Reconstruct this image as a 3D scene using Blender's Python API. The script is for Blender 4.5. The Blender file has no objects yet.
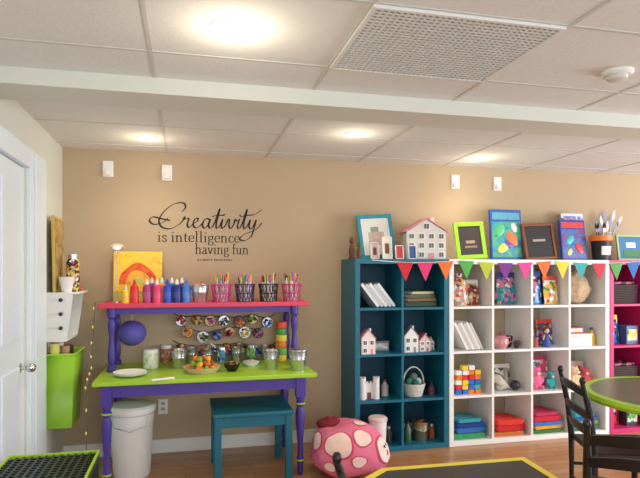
import bpy, bmesh, math, random
from mathutils import Vector, Matrix, noise
random.seed(7)
PI = math.pi
sc = bpy.context.scene
COL = sc.collection
TH = math.radians(13.5); F = 560.0; HZ = 272.0; CZ = 1.37
S_, C_ = math.sin(TH), math.cos(TH)
# photograph measurements -> room metres (room axes: X along the tan wall, Y towards it, Z up)
def X(px, Y): return Y * math.tan(TH + math.atan((px - 320) / F))
def Z(py, px, Y): return CZ - (py - HZ) * (X(px, Y) * S_ + Y * C_) / F
def G(px, py, z):
    d = F * (CZ - z) / (py - HZ); l = (px - 320) / F * d
    return (d * S_ + l * C_, d * C_ - l * S_)
WY = 4.42; LX = -0.876; CEIL = 2.28

# ---------------------------------------------------------------- materials
def lin(c):
    return tuple(((v / 255) / 12.92 if v / 255 <= .04045 else ((v / 255 + .055) / 1.055) ** 2.4) for v in c)
_m = {}
def mat(rgb, rough=.55, metal=0., var=.06, scale=12., bump=0., emit=0., alpha=1.):
    key = (rgb, rough, metal, var, scale, bump, emit, alpha)
    if key in _m: return _m[key]
    m = bpy.data.materials.new('surface_%d' % len(_m)); m.use_nodes = True
    nt = m.node_tree; b = nt.nodes['Principled BSDF']
    c = lin(rgb)
    tc = nt.nodes.new('ShaderNodeTexCoord'); nz = nt.nodes.new('ShaderNodeTexNoise')
    nz.inputs['Scale'].default_value = scale; nz.inputs['Detail'].default_value = 4
    nt.links.new(tc.outputs['Object'], nz.inputs['Vector'])
    mx = nt.nodes.new('ShaderNodeMix'); mx.data_type = 'RGBA'
    mx.inputs[6].default_value = (*[v * (1 - var) for v in c], 1)
    mx.inputs[7].default_value = (*[min(1, v * (1 + var) + var * .01) for v in c], 1)
    nt.links.new(nz.outputs['Fac'], mx.inputs[0]); nt.links.new(mx.outputs[2], b.inputs['Base Color'])
    b.inputs['Roughness'].default_value = rough; b.inputs['Metallic'].default_value = metal
    if bump:
        bp = nt.nodes.new('ShaderNodeBump'); bp.inputs['Strength'].default_value = bump; bp.inputs['Distance'].default_value = .01
        nt.links.new(nz.outputs['Fac'], bp.inputs['Height']); nt.links.new(bp.outputs[0], b.inputs['Normal'])
    if emit:
        b.inputs['Emission Color'].default_value = (*c, 1); b.inputs['Emission Strength'].default_value = emit
    if alpha < 1:
        b.inputs['Alpha'].default_value = alpha
    _m[key] = m; return m
_b = {}
def bits(cols, scale=70., rough=.5):
    """many small patches of several colours (beads, scraps, printed artwork)"""
    key = (tuple(cols), scale, rough)
    if key in _b: return _b[key]
    m = bpy.data.materials.new('mixed_bits_%d' % len(_b)); m.use_nodes = True; nt = m.node_tree; b = nt.nodes['Principled BSDF']
    tc = nt.nodes.new('ShaderNodeTexCoord'); vo = nt.nodes.new('ShaderNodeTexVoronoi'); vo.inputs['Scale'].default_value = scale
    cr = nt.nodes.new('ShaderNodeValToRGB'); cr.color_ramp.interpolation = 'CONSTANT'
    n = len(cols)
    e = cr.color_ramp.elements; e[0].position = 0; e[0].color = (*lin(cols[0]), 1); e[1].position = .25 + .5 / n; e[1].color = (*lin(cols[1]), 1)
    for k in range(2, n):
        q = e.new(.25 + .5 * k / n); q.color = (*lin(cols[k]), 1)
    sp = nt.nodes.new('ShaderNodeSeparateColor')
    nt.links.new(tc.outputs['Object'], vo.inputs['Vector']); nt.links.new(vo.outputs['Color'], sp.inputs[0]); nt.links.new(sp.outputs[0], cr.inputs[0])
    nt.links.new(cr.outputs[0], b.inputs['Base Color']); b.inputs['Roughness'].default_value = rough
    _b[key] = m; return m
def washed(cols, scale=6., rough=.8):
    """soft painterly blend of several colours"""
    m = bpy.data.materials.new('washed_paint'); m.use_nodes = True; nt = m.node_tree; b = nt.nodes['Principled BSDF']
    tc = nt.nodes.new('ShaderNodeTexCoord'); nz = nt.nodes.new('ShaderNodeTexNoise'); nz.inputs['Scale'].default_value = scale; nz.inputs['Detail'].default_value = 6; nz.inputs['Distortion'].default_value = 1.2
    cr = nt.nodes.new('ShaderNodeValToRGB'); e = cr.color_ramp.elements; n = len(cols)
    e[0].position = .3; e[0].color = (*lin(cols[0]), 1); e[1].position = .7; e[1].color = (*lin(cols[-1]), 1)
    for k in range(1, n - 1):
        q = e.new(.3 + .4 * k / (n - 1)); q.color = (*lin(cols[k]), 1)
    nt.links.new(tc.outputs['Object'], nz.inputs['Vector']); nt.links.new(nz.outputs['Fac'], cr.inputs[0]); nt.links.new(cr.outputs[0], b.inputs['Base Color'])
    b.inputs['Roughness'].default_value = rough; return m

def floor_mat():
    m = bpy.data.materials.new('wood_planks'); m.use_nodes = True; nt = m.node_tree; b = nt.nodes['Principled BSDF']
    tc = nt.nodes.new('ShaderNodeTexCoord')
    br = nt.nodes.new('ShaderNodeTexBrick'); br.inputs['Scale'].default_value = 1
    br.inputs['Brick Width'].default_value = .9; br.inputs['Row Height'].default_value = .085
    br.inputs['Mortar Size'].default_value = .0015; br.inputs['Bias'].default_value = 0
    br.inputs['Color1'].default_value = (*lin((208, 158, 112)), 1); br.inputs['Color2'].default_value = (*lin((180, 128, 84)), 1)
    br.inputs['Mortar'].default_value = (*lin((100, 64, 38)), 1)
    mp = nt.nodes.new('ShaderNodeMapping'); mp.inputs['Scale'].default_value = (2, 30, 1)
    nz = nt.nodes.new('ShaderNodeTexNoise'); nz.inputs['Scale'].default_value = 2; nz.inputs['Detail'].default_value = 6
    nt.links.new(tc.outputs['Object'], br.inputs['Vector']); nt.links.new(tc.outputs['Object'], mp.inputs['Vector'])
    nt.links.new(mp.outputs[0], nz.inputs['Vector'])
    mx = nt.nodes.new('ShaderNodeMix'); mx.data_type = 'RGBA'; mx.blend_type = 'MULTIPLY'; mx.inputs[0].default_value = .4
    cr = nt.nodes.new('ShaderNodeValToRGB'); cr.color_ramp.elements[0].color = (.45, .4, .35, 1); cr.color_ramp.elements[1].color = (1, 1, 1, 1)
    nt.links.new(nz.outputs['Fac'], cr.inputs[0]); nt.links.new(br.outputs['Color'], mx.inputs[6]); nt.links.new(cr.outputs[0], mx.inputs[7])
    nt.links.new(mx.outputs[2], b.inputs['Base Color']); b.inputs['Roughness'].default_value = .32
    return m

# ---------------------------------------------------------------- mesh builder
class MB:
    def __init__(s): s.bm = bmesh.new()
    def _t(s, verts, M): bmesh.ops.transform(s.bm, matrix=M, verts=verts)
    def box(s, c, d, rot=None):
        r = bmesh.ops.create_cube(s.bm, size=1)
        s._t(r['verts'], Matrix.Translation(c) @ (rot.to_4x4() if rot else Matrix()) @ Matrix.Diagonal((*d, 1))); return s
    def bb(s, a, b): return s.box([(p + q) / 2 for p, q in zip(a, b)], [abs(q - p) for p, q in zip(a, b)])
    def cyl(s, c, r, h, r2=None, n=28):
        q = bmesh.ops.create_cone(s.bm, cap_ends=True, segments=n, radius1=r, radius2=r if r2 is None else r2, depth=h)
        s._t(q['verts'], Matrix.Translation((c[0], c[1], c[2] + h / 2))); return s
    def rod(s, a, b, r, r2=None, n=10):
        a, b = Vector(a), Vector(b); d = b - a
        q = bmesh.ops.create_cone(s.bm, cap_ends=True, segments=n, radius1=r, radius2=r if r2 is None else r2, depth=d.length)
        s._t(q['verts'], Matrix.Translation((a + b) / 2) @ d.to_track_quat('Z', 'Y').to_matrix().to_4x4()); return s
    def sph(s, c, r, n=16):
        if not hasattr(r, '__len__'): r = (r, r, r)
        q = bmesh.ops.create_uvsphere(s.bm, u_segments=n, v_segments=max(6, n // 2), radius=1)
        s._t(q['verts'], Matrix.Translation(c) @ Matrix.Diagonal((*r, 1))); return s
    def lathe(s, prof, c=(0, 0, 0), n=28, M=None):
        rings = []
        for r, z in prof:
            rings.append([s.bm.verts.new((r * math.cos(2 * PI * k / n), r * math.sin(2 * PI * k / n), z)) for k in range(n)])
        for a, b in zip(rings, rings[1:]):
            for k in range(n):
                s.bm.faces.new((a[k], a[(k + 1) % n], b[(k + 1) % n], b[k]))
        vs = [v for g in rings for v in g]
        s._t(vs, Matrix.Translation(c) @ (M or Matrix()))
        bmesh.ops.remove_doubles(s.bm, verts=vs, dist=1e-5)
        return s
    def prism(s, pts, y0, y1, plane='xz'):
        f = (lambda p, y: (p[0], y, p[1])) if plane == 'xz' else ((lambda p, y: (p[0], p[1], y)) if plane == 'xy' else (lambda p, y: (y, p[0], p[1])))
        a = [s.bm.verts.new(f(p, y0)) for p in pts]; b = [s.bm.verts.new(f(p, y1)) for p in pts]
        n = len(pts)
        s.bm.faces.new(a); s.bm.faces.new(b[::-1])
        for k in range(n): s.bm.faces.new((a[k], b[k], b[(k + 1) % n], a[(k + 1) % n]))
        return s
    def tube(s, pts, r, n=8, closed=False):
        pts = [Vector(p) for p in pts]; N = len(pts); rings = []
        for i, p in enumerate(pts):
            t = (pts[(i + 1) % N] - pts[i - 1]) if closed else (pts[min(i + 1, N - 1)] - pts[max(i - 1, 0)])
            q = t.to_track_quat('Z', 'Y')
            rr = r[i] if hasattr(r, '__len__') else r
            rings.append([s.bm.verts.new(p + q @ Vector((rr * math.cos(2 * PI * k / n), rr * math.sin(2 * PI * k / n), 0))) for k in range(n)])
        prs = list(zip(rings, rings[1:])) + ([(rings[-1], rings[0])] if closed else [])
        for a, b in prs:
            for k in range(n): s.bm.faces.new((a[k], a[(k + 1) % n], b[(k + 1) % n], b[k]))
        if not closed:
            s.bm.faces.new(rings[0][::-1]); s.bm.faces.new(rings[-1])
        return s
    def ring(s, c, R, r, n=28, m=6, plane='xy'):
        rings = []
        C0 = Vector(c); ax = Vector((0, 0, 1)) if plane == 'xy' else Vector((0, 1, 0))
        for k in range(n):
            a = 2 * PI * k / n; u, v = math.cos(a), math.sin(a)
            d = Vector((u, v, 0)) if plane == 'xy' else Vector((u, 0, v))
            rings.append([s.bm.verts.new(C0 + d * (R + r * math.cos(2 * PI * j / m)) + ax * r * math.sin(2 * PI * j / m)) for j in range(m)])
        for i in range(n):
            a, b = rings[i], rings[(i + 1) % n]
            for k in range(m): s.bm.faces.new((a[k], a[(k + 1) % m], b[(k + 1) % m], b[k]))
        return s
    def build(s, name, m, parent=None, loc=(0, 0, 0), rot=(0, 0, 0), bev=0, smooth=True, remesh=0, sub=0):
        bm = s.bm
        bmesh.ops.recalc_face_normals(bm, faces=bm.faces)
        for f in bm.faces: f.smooth = smooth
        for e in bm.edges:
            if len(e.link_faces) == 2 and e.calc_face_angle(0) > .6: e.smooth = False
        me = bpy.data.meshes.new(name); bm.to_mesh(me); bm.free()
        o = bpy.data.objects.new(name, me); COL.objects.link(o)
        me.materials.append(m)
        o.location = loc; o.rotation_euler = rot
        if parent: o.parent = parent
        if remesh:
            md = o.modifiers.new('join', 'REMESH'); md.mode = 'VOXEL'; md.voxel_size = remesh; md.use_smooth_shade = True
            sm = o.modifiers.new('soft', 'SMOOTH'); sm.iterations = 4
        if bev:
            md = o.modifiers.new('edge', 'BEVEL'); md.width = bev; md.segments = 2; md.limit_method = 'ANGLE'; md.angle_limit = .6
        return o

def thing(name, label, cat, loc=(0, 0, 0), rz=0, group=None, rot=None):
    o = bpy.data.objects.new(name, None); COL.objects.link(o); o.empty_display_size = .05
    o.location = loc; o.rotation_euler = rot if rot else (0, 0, rz)
    o['label'] = label; o['category'] = cat
    if group: o['group'] = group
    return o
def tag(o, label, cat, group=None):
    o['label'] = label; o['category'] = cat
    if group: o['group'] = group
    return o
def struct(o): o['kind'] = 'structure'; return o
def RZ(a): return Matrix.Rotation(a, 3, 'Z')

WHITE = mat((240, 239, 236), .5, var=.02); PAPER = mat((244, 242, 236), .8, var=.02)
BLACK = mat((22, 20, 20), .4, var=.15); STEEL = mat((204, 206, 210), .25, .9, var=.08, scale=30)
CHROME = mat((210, 210, 212), .15, 1.)
PURPLE = mat((74, 56, 150), .42, var=.08); LIME = mat((166, 210, 46), .4, var=.05)
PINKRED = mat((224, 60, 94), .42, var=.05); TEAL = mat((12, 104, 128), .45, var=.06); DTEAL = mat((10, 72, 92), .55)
MAGENTA = mat((204, 40, 110), .5); WOODBR = mat((96, 58, 34), .5, var=.25, scale=20)
RAIN = [(210, 60, 60), (245, 205, 70), (60, 120, 200), (90, 170, 80), (235, 235, 228), (200, 80, 150)]
DARKB = [(36, 32, 34), (140, 60, 50), (60, 60, 90), (110, 110, 60), (170, 160, 150), (50, 44, 44), (150, 90, 50)]

# ================================================================ SETTING
def wallmat(rgb): return mat(rgb, .85, var=.035, scale=1.6, bump=.0)
struct(MB().bb((LX, -2.5, -.1), (7, WY, 0)).build('floor', floor_mat(), smooth=False))
struct(MB().bb((LX - .12, WY, 0), (7, WY + .12, CEIL)).build('wall_back', wallmat((190, 168, 138)), smooth=False))
dY0, dY1, dH = 2.58, 3.46, 1.98
wl = MB()
wl.bb((LX - .12, -2.5, 0), (LX, dY0, CEIL)); wl.bb((LX - .12, dY1, 0), (LX, WY, CEIL)); wl.bb((LX - .12, dY0, dH), (LX, dY1, CEIL))
struct(wl.build('wall_left', wallmat((216, 218, 206)), smooth=False))
struct(MB().bb((LX - .12, -2.5, CEIL), (7, WY + .12, CEIL + .1)).build('ceiling', mat((228, 231, 230), .95, var=.04, scale=60, bump=.15), smooth=False))
tb = MB()
for x in (-.90 + .76 * k for k in range(1, 11)):
    tb.bb((x - .008, -2.5, CEIL - .003), (x + .008, WY, CEIL))
for y in (2.406 + .61 * k for k in range(-7, 4)):
    tb.bb((LX, y - .008, CEIL - .0031), (7, y + .008, CEIL))
struct(tb.build('trim_1', mat((206, 207, 204), .8), smooth=False))
struct(MB().bb((LX, 2.72, CEIL - .078), (7, 2.98, CEIL)).build('trim_2', mat((218, 221, 212), .8, var=.03, scale=2), smooth=False, bev=.003))
struct(MB().bb((LX, WY - .014, 0), (7, WY, .10)).bb((LX, WY - .02, 0), (7, WY, .02)).build('baseboard_back', WHITE, smooth=False, bev=.002))
struct(MB().bb((LX, 3.83, 0), (LX + .014, WY - .02, .10)).build('baseboard_left', WHITE, smooth=False, bev=.002))
DW = mat((232, 243, 251), .35, var=.02)
cs = MB()
cs.bb((LX - .06, dY1 + .02, 0), (LX + .022, 3.82, 2.07)).bb((LX + .022, 3.55, 0), (LX + .032, 3.80, 2.05))
cs.bb((LX - .06, dY0 - .12, dH - .02), (LX + .022, dY1 + .02, 2.07)).bb((LX - .06, dY0 - .12, 0), (LX + .022, dY0 + .0, dH))
struct(cs.build('trim_3', DW, smooth=False, bev=.004))
door = struct(MB().bb((LX - .05, dY0 + .005, .01), (LX - .01, dY1 + .015, dH - .025)).build('door_1', DW, smooth=False, bev=.003))
for (z0, z1) in ((.15, .85), (1.0, 1.85)):
    for (a, b) in ((dY0 + .1, dY0 + .4), (dY0 + .48, dY1 - .1)):
        MB().bb((LX - .012, a, z0), (LX - .004, b, z1)).build('door_panel', DW, door, smooth=False, bev=.004)
kz = Z(368, 22, 3.38)
MB().rod((LX - .012, 3.38, kz), (LX + .03, 3.38, kz), .011).sph((LX + .045, 3.38, kz), .027).rod((LX - .012, 3.38, kz), (LX - .006, 3.38, kz), .03, n=20).build('door_knob', CHROME, door)

# ================================================================ CEILING FITTINGS
def lamp(kind, loc, e, c, **kw):
    l = bpy.data.lights.new('downlight_and_halo_lamp', kind); l.energy = e; l.color = c
    for k, v_ in kw.items(): setattr(l, k, v_)
    lo = bpy.data.objects.new('downlight_and_halo_lamp', l); COL.objects.link(lo); lo.location = loc
def downlight(px, py, label, R, power, glow):
    x, y = G(px, py, CEIL)
    t = thing('ceiling_light', label, 'ceiling light', (x, y, CEIL), group='recessed ceiling lights')
    MB().lathe([(R, 0), (R * .98, -.004), (R * .86, -.005), (R * .86, -.001), (R, -.001)]).build('trim_ring', WHITE, t)
    MB().lathe([(0, -.012), (R * .4, -.011), (R * .7, -.008), (R * .87, -.003)]).build('lens', mat((255, 238, 202), .3, emit=14.), t)
    lamp('SPOT', (x, y, CEIL - .03), power, (1, .86, .66), spot_size=2.5, spot_blend=1., shadow_soft_size=.07)
    lamp('POINT', (x, y, CEIL - .13), glow, (1, .86, .64), shadow_soft_size=.05)  # added lamp hung below the fitting, throws a halo onto the ceiling
downlight(235, 28, 'large bright recessed ceiling light nearest the camera, in front of the beam', .095, 18, 3.0)
downlight(147, 138, 'recessed ceiling light above the craft table, beside the left wall', .075, 17, 1.6)
downlight(355, 134, 'recessed ceiling light in the middle of the ceiling beyond the beam', .075, 17, 1.6)
downlight(480, 158, 'recessed ceiling light above the white bookcase', .075, 18, 1.6)
v = thing('ceiling_vent', 'large white egg-crate ceiling vent in front of the beam', 'vent', (.995, 2.10, CEIL))
MB().bb((-.36, -.285, -.004), (.36, .285, -.001)).build('backing', mat((124, 125, 124), .9), v, smooth=False)
fr = MB()
for a, b in (((-.375, -.3, -.014), (.375, -.285, 0)), ((-.375, .285, -.014), (.375, .3, 0)), ((-.375, -.285, -.014), (-.36, .285, 0)), ((.36, -.285, -.014), (.375, .285, 0))): fr.bb(a, b)
fr.build('frame', mat((230, 231, 228), .5), v, smooth=False)
g = MB()
for k in range(1, 30): g.bb((-.36 + k * .024 - .004, -.285, -.012), (-.36 + k * .024 + .004, .285, -.005))
for k in range(1, 24): g.bb((-.36, -.285 + k * .0238 - .004, -.0122), (.36, -.285 + k * .0238 + .004, -.0052))
g.build('grille', mat((220, 222, 220), .6), v, smooth=False)
x, y = G(617, 74, CEIL - .01)
s = thing('smoke_detector', 'round white smoke detector on the ceiling tiles at far right', 'smoke detector', (x, y, CEIL))
MB().lathe([(.068, 0), (.068, -.012), (.058, -.02), (0, -.02)]).build('base', WHITE, s)
MB().lathe([(.045, -.02), (.043, -.036), (.03, -.042), (0, -.043)]).build('sensor_cap', mat((215, 212, 204), .5), s)

# ================================================================ WALL FITTINGS
def bracket(px, py, where):
    x = X(px, WY); z = Z(py, px, WY)
    t = thing('wall_bracket', 'small white bracket high on the tan wall, ' + where, 'bracket', (x, WY, z - .06), group='small white brackets below the ceiling')
    MB().bb((-.038, -.012, 0), (.038, 0, .12)).build('plate', WHITE, t, bev=.004)
    MB().bb((-.022, -.03, .012), (.022, -.012, .05)).build('clip', WHITE, t, bev=.004)
bracket(108, 169, 'the one nearest the left corner')
bracket(167, 173, 'above the cursive lettering')
bracket(455, 182, 'above the lime picture frame')
bracket(497, 184, 'farthest right, above the blue craft kit')
x = X(163, WY)
t = thing('wall_outlet', 'white wall outlet under the craft table', 'outlet', (x, WY, Z(414, 163, WY)))
MB().bb((-.035, -.006, 0), (.035, 0, .115)).build('cover_plate', WHITE, t, bev=.003)
for z in (.03, .07): MB().bb((-.014, -.009, z), (.014, -.006, z + .022)).build('socket', mat((180, 178, 172), .5), t, bev=.002)

# --- vinyl lettering, every line drawn with a broad-nib ribbon
DECAL = mat((50, 36, 30), .6)
dec = thing('wall_lettering', 'dark brown vinyl wall quote beginning with cursive Creativity', 'wall decal', (X(205, WY), WY, Z(240, 205, WY)))
bx_, bz_ = dec.location.x, dec.location.z
def cat_rom(P, n=8):
    out = []
    for i in range(len(P) - 1):
        p0 = Vector(P[max(i - 1, 0)]); p1 = Vector(P[i]); p2 = Vector(P[i + 1]); p3 = Vector(P[min(i + 2, len(P) - 1)])
        for k in range(n):
            u = k / n
            out.append(.5 * ((2 * p1) + (p2 - p0) * u + (2 * p0 - 5 * p1 + 4 * p2 - p3) * u * u + (3 * p1 - p0 - 3 * p2 + p3) * u ** 3))
    out.append(Vector(P[-1])); return out
def ribbon(mb, P, wf, tr):
    prev = None
    for i, p in enumerate(P):
        t_ = P[min(i + 1, len(P) - 1)] - P[max(i - 1, 0)]
        if t_.length < 1e-6: continue
        a = math.atan2(t_.y, t_.x); n_ = Vector((-math.sin(a), math.cos(a))); w = wf(a)
        q = [mb.bm.verts.new(tr(p + n_ * w * sg)) for sg in (1, -1)]
        if prev: mb.bm.faces.new((prev[0], prev[1], q[1], q[0]))
        prev = q
strokes = [
 [(2.55, 1.75), (2.95, 2.2), (2.75, 2.7), (1.8, 2.6), (.75, 1.8), (.15, .8), (.4, .05), (1.3, -.15), (2.2, .3), (2.65, .75), (2.85, 1.2), (2.9, .95), (3.3, 1.0), (3.15, .4), (3.3, .02), (3.7, .35),
  (4.2, .72), (4.3, 1.02), (4.0, 1.0), (3.78, .45), (3.95, .02), (4.35, .1), (4.8, .55)],
 [(1.3, .75), (.3, .95), (-.5, 1.1), (-.85, .7), (-.4, .3), (.5, .5), (1.1, 1.0)],
 [(5.55, .95), (5.2, 1.05), (4.88, .7), (4.8, .2), (5.05, 0), (5.4, .35), (5.65, 1.0), (5.45, .3), (5.65, .0), (6.05, .45), (6.7, 2.2), (6.3, .5), (6.35, 0), (6.7, .3), (7.0, 1.0), (6.85, .3), (7.0, 0), (7.35, .4),
  (7.6, 1.0), (7.75, .9), (7.7, .3), (7.9, 0), (8.25, .5), (8.35, 1.0), (8.65, .85), (8.85, 1.0), (8.65, .3), (8.8, 0), (9.15, .5), (9.75, 2.2), (9.35, .5), (9.45, 0), (9.85, .5),
  (10.1, 1.0), (9.95, .3), (10.15, 0), (10.5, .4), (10.75, 1.0), (10.5, 0), (10.15, -.9), (9.4, -1.35), (8.9, -1.15), (9.5, -.6), (10.7, -.1), (11.4, .7)],
 [(5.85, 1.3), (6.5, 1.45), (7.15, 1.45)], [(8.9, 1.3), (9.6, 1.5), (10.6, 1.65), (11.4, 2.2)],
 [(7.12, 1.42), (7.2, 1.6)], [(8.9, 1.42), (8.98, 1.6)]]
uw = (X(260, WY) - X(150, WY)) / 12.0
ox = X(150, WY) + .8 * uw; oz = Z(228, 205, WY)
rb = MB()
for st in strokes:
    ribbon(rb, cat_rom(st), lambda a: .030 + .080 * abs(math.sin(a - .5)), lambda c: (ox + c.x * uw - bx_, -.0015, oz + c.y * uw - bz_))
rb.build('script_word', DECAL, dec, smooth=False)
GL = {
 'i': (.66, [[(.32, 0), (.32, 1)], [(.06, 0), (.58, 0)], [(.08, .93), (.32, .97)], [(.32, 1.36), (.32, 1.54)]]),
 'l': (.66, [[(.32, 0), (.32, 1.75)], [(.06, 0), (.58, 0)], [(.08, 1.68), (.32, 1.72)]]),
 's': (.85, ['c', [(.68, .75), (.6, .95), (.38, 1), (.17, .8), (.3, .57), (.58, .42), (.7, .2), (.5, 0), (.25, .02), (.12, .25)]]),
 'n': (1.2, [[(.25, 0), (.25, 1)], [(.0, 0), (.5, 0)], [(.03, .93), (.25, .97)], 'c', [(.25, .7), (.42, .93), (.65, .99), (.84, .8), (.87, .4), (.87, 0)], 'l', [(.62, 0), (1.12, 0)]]),
 'h': (1.2, [[(.25, 0), (.25, 1.75)], [(.0, 0), (.5, 0)], [(.03, 1.68), (.25, 1.72)], 'c', [(.25, .7), (.42, .93), (.65, .99), (.84, .8), (.87, .4), (.87, 0)], 'l', [(.62, 0), (1.12, 0)]]),
 'u': (1.2, ['c', [(.25, .98), (.25, .35), (.36, .06), (.6, .02), (.87, .3)], 'l', [(.87, .98), (.87, 0), (1.1, .03)], [(.02, .95), (.25, .97)], [(.64, .95), (.87, .97)]]),
 't': (.74, ['c', [(.3, 1.35), (.3, .7), (.3, .2), (.42, 0), (.64, .12)], 'l', [(.04, .97), (.64, .97)]]),
 'e': (.95, ['c', [(.14, .56), (.5, .56), (.84, .58), (.75, .9), (.5, 1), (.22, .86), (.13, .5), (.24, .14), (.5, 0), (.84, .18)]]),
 'g': (1.0, ['c', [(.45, 1), (.22, .9), (.15, .67), (.25, .42), (.45, .35), (.68, .45), (.75, .68), (.66, .92), (.45, 1)], [(.68, .9), (.92, 1.02)], [(.3, .4), (.17, .22), (.3, .08), (.7, .0), (.85, -.2), (.65, -.45), (.3, -.45), (.12, -.25), (.27, -.0)]]),
 'c': (.9, ['c', [(.78, .78), (.6, .99), (.35, .95), (.16, .7), (.14, .4), (.3, .08), (.55, 0), (.8, .18)]]),
 'a': (.98, ['c', [(.2, .8), (.35, .98), (.6, .95), (.7, .7), (.7, .2), (.8, .02), (.95, .1)], [(.7, .6), (.35, .5), (.14, .25), (.25, .02), (.5, .04), (.7, .25)]]),
 'v': (1.0, [[(.14, .97), (.5, 0)], [(.5, 0), (.86, .97)], [(-.02, .97), (.34, .97)], [(.66, .97), (1.02, .97)]]),
 'f': (.68, ['c', [(.3, 0), (.3, .7), (.3, 1.3), (.44, 1.68), (.7, 1.6)], 'l', [(.04, .97), (.6, .97)], [(.04, 0), (.58, 0)]]), ' ': (.5, [])}
def line(txt, px0, px1, pyb, xh):
    tot = sum(GL[c][0] for c in txt); x0 = X(px0, WY); k = (X(px1, WY) - x0) / tot; z0 = Z(pyb, (px0 + px1) / 2, WY)
    mb = MB(); cur = 0
    for ch in txt:
        mode = 'l'
        for st in GL[ch][1]:
            if isinstance(st, str): mode = st; continue
            P = cat_rom(st, 5) if mode == 'c' else [Vector(p) for p in st]
            ribbon(mb, P, lambda a: .034 + .055 * abs(math.sin(a)), lambda c, cur=cur: (x0 + (c.x + cur) * k - bx_, -.0015, z0 + c.y * xh - bz_))
        cur += GL[ch][0]
    mb.build('text_line', DECAL, dec, smooth=False)
line('is intelligence', 157, 240, 242, .048)
line('having fun', 195, 249, 254, .048)
cu = bpy.data.curves.new('credit', 'FONT'); cu.body = 'ALBERT EINSTEIN'; cu.resolution_u = 2
ob = bpy.data.objects.new('credit', cu); COL.objects.link(ob); bpy.context.view_layer.update()
me = bpy.data.meshes.new_from_object(ob.evaluated_get(bpy.context.evaluated_depsgraph_get())); bpy.data.objects.remove(ob)
xs = [q.co.x for q in me.vertices]; ys = [q.co.y for q in me.vertices]
for q in me.vertices:
    u = (q.co.x - min(xs)) / (max(xs) - min(xs)); w = (q.co.y - min(ys)) / (max(ys) - min(ys))
    q.co = (X(197, WY) + u * (X(232, WY) - X(197, WY)) - bx_, -.0015, Z(261, 215, WY) + w * .016 - bz_)
me.materials.clear(); me.materials.append(DECAL)
o = bpy.data.objects.new('text_line', me); COL.objects.link(o); o.parent = dec

# ================================================================ CRAFT TABLE
T0, T1, TF, TB_, TZ = -.56, .86, 3.66, 4.40, .69
SZ = 1.155
ct = thing('craft_table', 'craft table with lime green top, purple turned legs and raised pink shelf', 'table', (.15, 4.03, 0))
ox, oy = .15, 4.03
def L(a): return (a[0] - ox, a[1] - oy, a[2])
MB().bb(L((T0, TF, TZ - .028)), L((T1, TB_, TZ))).build('tabletop', LIME, ct, bev=.006)
LEGP = [(.016, 0), (.022, .03), (.018, .06), (.026, .10), (.020, .13), (.018, .20), (.030, .36), (.032, .42), (.022, .46), (.030, .475), (.030, .49), (.022, .50), (.030, .52), (0.030, .53)]
for x in (-.48, .755):
    for y in (3.72, 4.345):
        m = MB().lathe([(0, 0)] + LEGP, L((x, y, 0)), 20)
        m.bb(L((x - .032, y - .032, .53)), L((x + .032, y + .032, TZ - .028)))
        m.build('leg', PURPLE, ct)
ap = PURPLE
MB().bb(L((-.448, 3.70, .585)), L((.723, 3.722, TZ - .028))).build('front_apron', ap, ct, smooth=False)
MB().bb(L((-.448, 4.345, .585)), L((.723, 4.367, TZ - .028))).build('rear_apron', ap, ct, smooth=False)
for x in (-.49, .745): MB().bb(L((x, 3.752, .585)), L((x + .022, 4.313, TZ - .028))).build('side_apron', ap, ct, smooth=False)
MB().bb(L((-.575, 3.99, SZ - .032)), L((.875, 4.40, SZ))).build('upper_shelf', PINKRED, ct, bev=.005)
PP = [(.030, 0), (.030, .03), (.018, .045), (.024, .07), (.026, .12), (.020, .18), (.016, .24), (.024, .29), (.027, .33), (.018, .36), (.030, .375), (.030, .433)]
for x in (-.49, .775):
    for y in (4.04, 4.36):
        MB().lathe([(0, 0)] + PP + [(0, .433)], L((x, y, TZ)), 18).build('shelf_post', PURPLE, ct)
MB().bb(L((-.46, 4.03, SZ - .075)), L((.745, 4.048, SZ - .032))).build('shelf_rail', PURPLE, ct, smooth=False)
for x in (-.48, .755):
    for z_, r_ in ((.482, .030), (.10, .024)): MB().ring(L((x, 3.72, z_)), r_, .006).build('leg_band', LIME, ct)

path = [(-.585, 3.975, 1.17), (-.592, 3.972, 1.0), (-.60, 3.95, .85), (-.59, 3.9, .74), (-.585, 3.75, .71), (-.585, 3.65, .66), (-.578, 3.645, .45), (-.588, 3.65, .25), (-.58, 3.66, .02)]
sp = cat_rom(path, 6)
sl = thing('string_lights', 'thin string of small yellow lights hanging down the left end of the craft table', 'string lights', (-.585, 3.66, 0))
MB().tube([(p[0] + .585, p[1] - 3.66, p[2]) for p in sp], .003, 6).build('cord', mat((90, 96, 60), .6), sl)
for k in range(2, len(sp) - 2, 4):
    p = sp[k]; MB().lathe([(0, .016), (.005, .008), (.0045, 0), (.003, -.006), (0, -.006)], (p[0] + .585 - .008, p[1] - 3.66, p[2]), 10).build('bulb', mat((235, 215, 130), .3, emit=.2), sl)

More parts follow.
